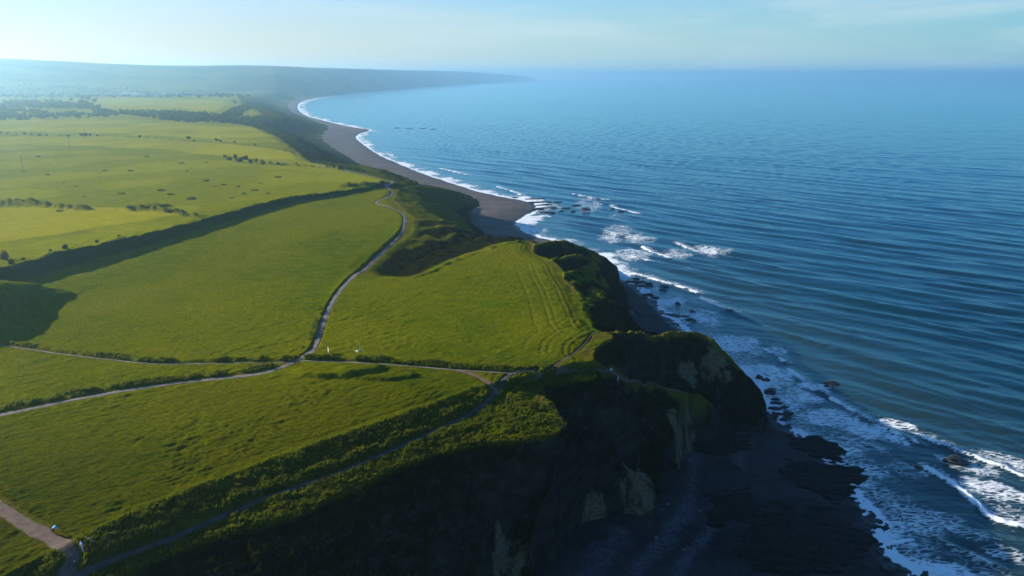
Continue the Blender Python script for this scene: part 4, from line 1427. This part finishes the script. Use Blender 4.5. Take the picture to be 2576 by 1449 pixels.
def house_proto(name, L, D, Hh, rh, mw, mr, nw=3):
    root = empty(name, (0, 0, 0))
    bm = bmesh.new()
    bx(bm, (0, 0, Hh / 2 - 0.5), (L, D, Hh + 1))
    v = [bm.verts.new(p) for p in ((-L / 2, -D / 2, Hh), (-L / 2, D / 2, Hh), (-L / 2, 0, Hh + rh), (L / 2, -D / 2, Hh), (L / 2, D / 2, Hh), (L / 2, 0, Hh + rh))]
    bm.faces.new((v[0], v[2], v[1]))
    bm.faces.new((v[3], v[4], v[5]))
    bm_obj('wall', bm, mw, root)
    bm = bmesh.new()
    sl = math.hypot(D / 2 + 0.5, rh)
    for s in (1, -1):
        bx(bm, (0, s * (D / 4 + 0.12), Hh + rh / 2 + 0.05), (L + 0.8, sl, 0.25), Matrix.Rotation(-s * math.atan2(rh, D / 2), 4, 'X'))
    rf = bm_obj('roof', bm, mr, root)
    bm = bmesh.new()
    bx(bm, (L * 0.32, 0, Hh + rh + 0.4), (0.9, 0.9, 2.0))
    bm_obj('chimney', bm, M_brick, rf)
    for i in range(nw):
        for lv in range(2 if Hh > 4.5 else 1):
            bm = bmesh.new()
            bx(bm, ((i - (nw - 1) / 2) * L / nw, -D / 2 - 0.02, 1.5 + 2.6 * lv), (1.3, 0.1, 1.2))
            bm_obj('window', bm, M_glass, root)
    bm = bmesh.new()
    bx(bm, (L * 0.17, -D / 2 - 0.03, 1.0), (1.0, 0.1, 2.0))
    bm_obj('door', bm, M_slate, root)
    return root


def put_house(proto, px, py, rz, sc, label, first, group='houses of the distant village'):
    o = proto if first else copy_tree(proto)
    x, y, z = spot(px, py, 31)
    o.location = (x, y, z)
    o.rotation_euler = (0, 0, rz)
    o.scale = (sc, sc, sc)
    return tag(o, label, 'house', group)


wh = house_proto('house', 15, 9, 5.2, 3.2, M_white, M_slate)
rhs = house_proto('house', 13, 9, 5.0, 3.4, M_white, M_tile)
put_house(rhs, 79, 247.5, 0.3, 1.3, 'lone white house with a red roof in front of dark trees', True, None)
WL = [(28, 241), (262, 239), (276, 240), (288, 242), (300, 241), (306, 243), (268, 243), (372, 240), (384, 242), (402, 243), (430, 243), (446, 241), (458, 243), (470, 243), (316, 233)]
wl_words = ['at the far left edge of the village', 'at the left end of the village row', 'second from the left end of the village row', 'third from the left end of the village row', 'just left of the long pale shed', 'touching the long pale shed on its left', 'in front of the left end of the village row', 'first to the right of the long pale shed', 'second to the right of the long pale shed',
            'third to the right of the long pale shed', 'fourth to the right of the long pale shed', 'fifth to the right of the long pale shed', 'sixth to the right of the long pale shed', 'at the right end of the village row', 'highest up the slope behind the village']
for i, ((px, py), w_) in enumerate(zip(WL, wl_words)):
    put_house(wh, px, py, 0.15 * math.sin(i * 2.1), random.uniform(0.9, 1.25), 'small white house ' + w_, i == 0)
bhs = house_proto('house', 14, 9, 5.0, 3.2, M_brick, M_slate)
for i, (px, py, w_) in enumerate([(255, 243, 'at the left of the village'), (322, 244, 'in front of the long pale shed'), (360, 243, 'right of the long pale shed'), (415, 241, 'in the middle of the right half of the village'), (490, 242, 'beyond the right end of the village row'), (540, 243, 'apart from the village on the right')]):
    put_house(bhs, px, py, 0.2 * math.cos(i), random.uniform(0.9, 1.2), 'small brick house ' + w_, i == 0)
shd = house_proto('shed', 44, 18, 6.0, 3.0, M_white, M_sheet, 5)
put_house(shd, 330, 241.5, 0.05, 1.2, 'long pale shed with a light roof amid the village', True, None)['category'] = 'shed'
s2 = copy_tree(shd)
x, y, z = spot(342, 244, 31)
s2.location = (x, y, z)
s2.scale = (0.75, 0.8, 0.8)
tag(s2, 'shorter pale shed in front of the long one', 'shed')

# ------------------------------------------------------------------ poles, posts, sign, benches
M_wood = simple('weathered_wood', (0.10, 0.08, 0.06), 0.8, 0.3, 6.0)
M_dkwood = simple('dark_wood', (0.035, 0.028, 0.024), 0.7, 0.3, 6.0)


def pole_proto():
    root = empty('utility_pole', (0, 0, 0))
    bm = bmesh.new()
    cyl(bm, (0, 0, -0.5), (0, 0, 9.0), 0.16, 0.11, 8)
    bm_obj('pole', bm, M_wood, root)
    bm = bmesh.new()
    bx(bm, (0, 0, 8.6), (2.0, 0.12, 0.14))
    arm = bm_obj('crossarm', bm, M_wood, root)
    for xx in (-0.85, 0, 0.85):
        bm = bmesh.new()
        cyl(bm, (xx, 0, 8.68), (xx, 0, 8.92), 0.06, 0.04, 6)
        bm_obj('insulator', bm, M_white, arm)
    return root


up = pole_proto()
for i, (px, py, w_) in enumerate([(58, 427, 'nearest, standing in rough pasture at the left'), (176, 372, 'second, in the middle pasture'), (215, 352, 'farthest, beside a hedgerow clump')]):
    o = up if i == 0 else copy_tree(up)
    o.location = spot(px, py, 32)
    o.rotation_euler = (0, 0, 0.5)
    o.scale = (1.2, 1.2, 1.15)
    tag(o, 'thin wooden utility pole, ' + w_, 'utility pole', 'utility poles in the pasture')

# information board on two posts, seen nearly edge-on
sx, sy, sz = spot(827, 893, 30)
sg = empty('information_board', (sx, sy, sz), R(108))
M_board = simple('faded_pink_panel', (0.45, 0.27, 0.27), 0.6, 0.12, 2.5)
M_post = simple('pale_post', (0.45, 0.41, 0.31), 0.75, 0.12, 5.0)
for s in (-1, 1):
    bm = bmesh.new()
    bx(bm, (s * 1.32, 0, 0.8), (0.16, 0.16, 2.0))
    bmesh.ops.bevel(bm, geom=bm.edges[:], offset=0.015, affect='EDGES')
    bm_obj('post', bm, M_post, sg)
bm = bmesh.new()
bx(bm, (0, 0, 1.18), (2.3, 0.05, 0.95))
pn = bm_obj('panel', bm, M_board, sg)
bm = bmesh.new()
for zz in (0.68, 1.68):
    bx(bm, (0, 0, zz), (2.44, 0.09, 0.07))
bm_obj('frame', bm, M_post, pn)
tag(sg, 'pale information board with a pinkish panel on two posts in the grass', 'sign')


def bench(name, px, py, z, rz, label):
    x, y, z = spot(px, py, z)
    root = empty(name, (x, y, z + 0.04), rz)
    bm = bmesh.new()
    for k in range(4):
        bx(bm, (0, -0.16 + 0.12 * k, 0.46), (1.8, 0.10, 0.045))
    bm_obj('seat', bm, M_dkwood, root)
    bm = bmesh.new()
    for k in range(3):
        bx(bm, (0, 0.29 + 0.03 * k, 0.62 + 0.13 * k), (1.8, 0.035, 0.10))
    bm_obj('backrest', bm, M_dkwood, root)
    for s in (-1, 1):
        bm = bmesh.new()
        bx(bm, (s * 0.78, -0.12, 0.21), (0.09, 0.09, 0.44))
        bx(bm, (s * 0.78, 0.27, 0.44), (0.09, 0.08, 0.90))
        bx(bm, (s * 0.78, 0.06, 0.40), (0.07, 0.40, 0.07))
        bm_obj('leg', bm, M_dkwood, root)
    return tag(root, label, 'bench')


bench('bench', 735, 917, 30, R(8), 'dark wooden bench beside the meeting of the pale paths')
bench('bench', 229, 1364, 30, R(150), 'dark bench on the worn patch behind the standing person')
M_stone = simple('pale_stone', (0.45, 0.40, 0.33), 0.85, 0.2, 4.0)
bm = bmesh.new()
cyl(bm, (0, 0, -0.3), (0.03, 0, 0.95), 0.13, 0.10, 8)
pt = bm_obj('post', bm, M_dkwood)
pt.location = spot(865, 1205, 29)
tag(pt, 'short dark leaning post at the cliff edge below the lower path', 'post')
bm = bmesh.new()
cyl(bm, (0, 0, -0.3), (0.0, 0, 1.0), 0.12, 0.11, 8)
pt = bm_obj('post', bm, M_dkwood)
pt.location = spot(190, 1425, 29)
tag(pt, 'dark waymark post beside the lower path at the bottom edge', 'post')

# ------------------------------------------------------------------ people
M_skin = simple('skin', (0.48, 0.29, 0.21), 0.6, 0.05)
M_hair = simple('dark_hair', (0.02, 0.016, 0.013), 0.6, 0.2, 20)
M_blue = simple('pale_blue_cloth', (0.34, 0.44, 0.60), 0.8, 0.08, 5)
M_jean = simple('light_denim', (0.26, 0.34, 0.50), 0.85, 0.12, 8)
M_teal = simple('bright_blue_jacket', (0.08, 0.42, 0.68), 0.7, 0.12, 4)
M_maroon = simple('dark_red_trousers', (0.07, 0.018, 0.018), 0.85, 0.15, 6)
M_wcloth = simple('white_cloth', (0.6, 0.6, 0.6), 0.8, 0.05, 5)
M_shoe = simple('dark_shoe', (0.03, 0.03, 0.03), 0.6, 0.1, 9)
M_gadget = simple('black_controller', (0.02, 0.02, 0.022), 0.4, 0.1, 9)


def skin_obj(name, pts, edges, mat, parent, root=0):
    names = list(pts)
    me = bpy.data.meshes.new(name)
    me.from_pydata([pts[n][0] for n in names], [(names.index(a), names.index(b_)) for a, b_ in edges], [])
    o = bpy.data.objects.new(name, me)
    COL.objects.link(o)
    if parent:
        o.parent = parent
    md = o.modifiers.new('skin', 'SKIN')
    md.use_smooth_shade = True
    o.modifiers.new('subdivision', 'SUBSURF').levels = 1
    o.modifiers['subdivision'].render_levels = 1
    sv = me.skin_vertices[0].data
    for i, n in enumerate(names):
        r_ = pts[n][1]
        sv[i].radius = r_ if isinstance(r_, tuple) else (r_, r_)
        sv[i].use_root = (i == root)
    me.materials.append(mat)
    return o


def person(label, loc, rz, J, tops, legs, group=None, held=None):
    """J: joint -> position in metres (x right, y forward, z up)"""
    root = empty('person', loc, rz)
    RAD = dict(pelvis=(.15, .11), waist=(.135, .10), chest=(.165, .115), neck=.055, head=(.078, .092), crown=(.068, .08), chin=(.055, .06), nose=.018)
    pts = {k: (J[k], RAD[k]) for k in ('pelvis', 'waist', 'chest', 'neck', 'chin', 'head', 'crown', 'nose')}
    E_ = [('pelvis', 'waist'), ('waist', 'chest'), ('chest', 'neck'), ('neck', 'chin'), ('chin', 'head'), ('head', 'crown'), ('head', 'nose')]
    for s in 'lr':
        for n, r_ in (('shoulder', .062), ('elbow', .043), ('wrist', .028), ('palm', (.036, .018)), ('hip', .09), ('knee', .06), ('ankle', .042), ('toe', .038)):
            pts[n + s] = (J[n + s], r_)
        w, p = Vector(J['wrist' + s]), Vector(J['palm' + s])
        d = (p - w).normalized()
        side = d.cross(Vector((0, 0, 1)))
        side = side.normalized() if side.length > 0.1 else Vector((1, 0, 0))
        dn_ = d.cross(side).normalized()
        for q, (lat, ln) in enumerate(((-.034, .062), (-.012, .078), (.010, .074), (.032, .056))):
            pts['f%d%s' % (q, s)] = (tuple(p + side * lat + d * 0.045), .009)
            pts['g%d%s' % (q, s)] = (tuple(p + side * lat * 1.1 + d * (0.045 + ln * 0.7) - dn_ * 0.03), .008)
            E_ += [('palm' + s, 'f%d%s' % (q, s)), ('f%d%s' % (q, s), 'g%d%s' % (q, s))]
        pts['t' + s] = (tuple(p - side * 0.06 + d * 0.01 - dn_ * 0.02), .010)
        E_ += [('palm' + s, 't' + s), ('chest', 'shoulder' + s), ('shoulder' + s, 'elbow' + s), ('elbow' + s, 'wrist' + s), ('wrist' + s, 'palm' + s), ('pelvis', 'hip' + s), ('hip' + s, 'knee' + s), ('knee' + s, 'ankle' + s), ('ankle' + s, 'toe' + s)]
    skin_obj('body', pts, E_, M_skin, root)
    tp = {'waist2': (tuple(Vector(J['pelvis']).lerp(Vector(J['waist']), 0.3)), (.175, .135)), 'waist': (J['waist'], (.165, .125)), 'chest': (J['chest'], (.19, .14)), 'neckb': (tuple(Vector(J['chest']).lerp(Vector(J['neck']), 0.75)), .075)}
    te = [('waist2', 'waist'), ('waist', 'chest'), ('chest', 'neckb')]
    for s in 'lr':
        tp['s' + s] = (J['shoulder' + s], .082)
        tp['e' + s] = (J['elbow' + s], .064)
        tp['w' + s] = (tuple(Vector(J['elbow' + s]).lerp(Vector(J['wrist' + s]), 0.85)), .048)
        te += [('chest', 's' + s), ('s' + s, 'e' + s), ('e' + s, 'w' + s)]
    skin_obj('top', tp, te, tops, root)
    lp = {'waist': (tuple(Vector(J['pelvis']).lerp(Vector(J['waist']), 0.35)), (.16, .125)), 'pelvis': (J['pelvis'], (.172, .135))}
    le = [('waist', 'pelvis')]
    for s in 'lr':
        lp['h' + s] = (J['hip' + s], .112)
        lp['k' + s] = (J['knee' + s], .082)
        lp['a' + s] = (tuple(Vector(J['knee' + s]).lerp(Vector(J['ankle' + s]), 0.95)), .068)
        le += [('pelvis', 'h' + s), ('h' + s, 'k' + s), ('k' + s, 'a' + s)]
        a_, t_ = Vector(J['ankle' + s]), Vector(J['toe' + s])
        skin_obj('shoe', {'heel': (tuple(a_ - (t_ - a_) * 0.25 - Vector((0, 0, .03))), .05), 'mid': (tuple(a_.lerp(t_, .5) - Vector((0, 0, .01))), .052), 'toe': (tuple(t_ + (t_ - a_) * .15), .042)}, [('heel', 'mid'), ('mid', 'toe')], M_shoe, root)
    skin_obj('trousers', lp, le, legs, root, 1)
    h, c = Vector(J['head']), Vector(J['crown'])
    fw = (Vector(J['nose']) - h)
    fw = fw.normalized()
    skin_obj('hair', {'back': (tuple(h - fw * 0.045), .085), 'top': (tuple(c - fw * 0.02 + (c - h) * 0.15), .088), 'front': (tuple(c + fw * 0.04), .06)}, [('back', 'top'), ('top', 'front')], M_hair, root)
    return tag(root, label, 'person', group)


def stand(lean=0.0, arms='down', stride=0.0):
    J = dict(pelvis=(0, 0, .96), waist=(0, .02 + lean * .2, 1.12), chest=(0, .03 + lean * .55, 1.36), neck=(0, .05 + lean * .85, 1.52), chin=(0, .09 + lean, 1.58), head=(0, .075 + lean * 1.05, 1.66), crown=(0, .06 + lean * 1.1, 1.73), nose=(0, .175 + lean * 1.1, 1.64))
    for s, k in (('l', -1), ('r', 1)):
        f = stride * k
        J['hip' + s] = (k * .095, 0, .90)
        J['knee' + s] = (k * .105, .03 + f * .5, .49)
        J['ankle' + s] = (k * .115, f - .02, .085)
        J['toe' + s] = (k * .135, f + .13, .04)
        J['shoulder' + s] = (k * .195, .03 + lean * .6, 1.41)
        if arms == 'down':
            J['elbow' + s] = (k * .25, -.01 + lean * .6, 1.13)
            J['wrist' + s] = (k * .26, .06 + lean * .7 - f * .3, .89)
            J['palm' + s] = (k * .255, .09 + lean * .7 - f * .35, .81)
        elif arms == 'hold':
            J['elbow' + s] = (k * .255, .06, 1.15)
            J['wrist' + s] = (k * .13, .29, 1.25)
            J['palm' + s] = (k * .085, .355, 1.28)
    return J


x, y, z = spot(209, 1385, 30)
pa = person('standing person in pale blue clothes, forearms raised, beside the red earth path', (x, y, z + 0.06), R(150), stand(0.02, 'hold'), M_blue, M_jean)
# second person: bending forward at the bushes beside the wide earth path, one arm stretched out
J = dict(pelvis=(0, -.12, .86), waist=(0, .02, .98), chest=(0, .22, 1.12), neck=(0, .36, 1.20), chin=(0, .44, 1.21), head=(0, .46, 1.27), crown=(0, .47, 1.345), nose=(0, .56, 1.22))
for s, k in (('l', -1), ('r', 1)):
    J['hip' + s] = (k * .10, -.12, .82)
    J['knee' + s] = (k * .13, .10 + .05 * k, .46)
    J['ankle' + s] = (k * .13, -.06 + .10 * k, .085)
    J['toe' + s] = (k * .15, .08 + .10 * k, .04)
    J['shoulder' + s] = (k * .19, .24, 1.15)
J.update(elbowl=(-.26, .40, .95), wristl=(-.18, .52, .80), palml=(-.16, .57, .74), elbowr=(.33, .46, 1.05), wristr=(.42, .66, 1.02), palmr=(.44, .73, 1.00))
x, y, z = spot(136, 1343, 30)
person('person in bright blue jacket and dark red trousers bending beside the red earth path', (x, y, z + 0.05), R(-75), J, M_teal, M_maroon)

# two people out on the grassy ridge
x, y, z = spot(1554, 952, 25)
person('standing person in white on the narrow grassy ridge above the cliffs', (x, y, z + 0.2), R(-100), stand(0.03, 'down', 0.10), M_wcloth, M_wcloth)
J = dict(pelvis=(0, 0, .16), waist=(0, -.03, .34), chest=(0, .0, .58), neck=(0, .04, .74), chin=(0, .08, .80), head=(0, .065, .88), crown=(0, .05, .95), nose=(0, .165, .86))
for s, k in (('l', -1), ('r', 1)):
    J['hip' + s] = (k * .10, .03, .13)
    J['knee' + s] = (k * .13, .42, .46)
    J['ankle' + s] = (k * .12, .56, .09)
    J['toe' + s] = (k * .13, .70, .045)
    J['shoulder' + s] = (k * .19, .01, .63)
    J['elbow' + s] = (k * .22, .22, .50)
    J['wrist' + s] = (k * .10, .42, .55)
    J['palm' + s] = (k * .06, .47, .56)
x, y, z = spot(1536, 935, 26)
person('small seated person in white at the grassy start of the ridge', (x, y, z + 0.25), R(-70), J, M_wcloth, M_jean)

# ------------------------------------------------------------------ gulls over the middle field
M_gull = simple('white_plumage', (0.5, 0.5, 0.46), 0.7, 0.04, 6)
M_gwing = simple('grey_wing', (0.4, 0.42, 0.38), 0.7, 0.06, 6)
M_bill = simple('yellow_bill', (0.7, 0.42, 0.05), 0.5, 0.05, 6)


def gull(loc, rot, label, up=(0.5, 0.2)):
    root = empty('gull', loc)
    root.rotation_euler = rot
    skin_obj('body', {'tail': ((0, -.30, 0), (.06, .012)), 'rump': ((0, -.17, .0), (.055, .045)), 'belly': ((0, 0, -.01), (.085, .078)), 'breast': ((0, .12, 0), .07), 'neck': ((0, .20, .02), .045), 'head': ((0, .26, .03), .046)},
             [('tail', 'rump'), ('rump', 'belly'), ('belly', 'breast'), ('breast', 'neck'), ('neck', 'head')], M_gull, root, 2)
    bm = bmesh.new()
    cyl(bm, (0, .29, .028), (0, .36, .015), .014, .005, 6)
    bm_obj('bill', bm, M_bill, root)
    for s in (-1, 1):
        st = [(0.05, .10, -.10, .0), (0.32, .14, -.07, up[0] * .3), (0.52, .06, -.10, up[0] * .42), (0.72, -.06, -.15, up[0] * .40), (0.82, -.18, -.20, up[0] * .36)]
        bm = bmesh.new()
        rows = []
        for (xx, le, te, zz) in st:
            rows.append([bm.verts.new((s * xx, le, zz)), bm.verts.new((s * xx, (le + te) / 2, zz + .025)), bm.verts.new((s * xx, te, zz)), bm.verts.new((s * xx, (le + te) / 2, zz - .008))])
        for a_, b_ in zip(rows[:-1], rows[1:]):
            for k in range(4):
                bm.faces.new((a_[k], a_[(k + 1) % 4], b_[(k + 1) % 4], b_[k]))
        bm.faces.new(rows[0])
        bm.faces.new(rows[-1])
        bmesh.ops.recalc_face_normals(bm, faces=bm.faces)
        bm_obj('wing', bm, M_gwing if s > 0 else M_gull, root, True)
    return tag(root, label, 'bird')


def air(px, py, z):
    return (*P(px, py, z), z)


gull(air(900, 884.5, 55), (R(25), R(-18), R(-60)), 'white gull gliding over the middle field, the lower of the pair')
gull(air(905, 879.5, 55.6), (R(-10), R(50), R(-20)), 'white gull banking over the middle field, the upper of the pair', (0.9, 0.2))
# ------------------------------------------------------------------ haze
bmh = bmesh.new()
bx(bmh, (0, 10000, 86.0), (42000, 21400, 200.0))
mh = bpy.data.materials.new('sea_haze')
mh.use_nodes = True
th = mh.node_tree
th.nodes.clear()
oh = nn(th, 'ShaderNodeOutputMaterial')
pv = nn(th, 'ShaderNodeVolumePrincipled')
pv.inputs['Color'].default_value = (0.50, 0.80, 0.96, 1)
pv.inputs['Density'].default_value = HAZE_DENSITY
pv.inputs['Anisotropy'].default_value = 0.80
lk(th, pv.outputs[0], oh.inputs['Volume'])
hz = bm_obj('haze', bmh, mh)
hz['kind'] = 'stuff'
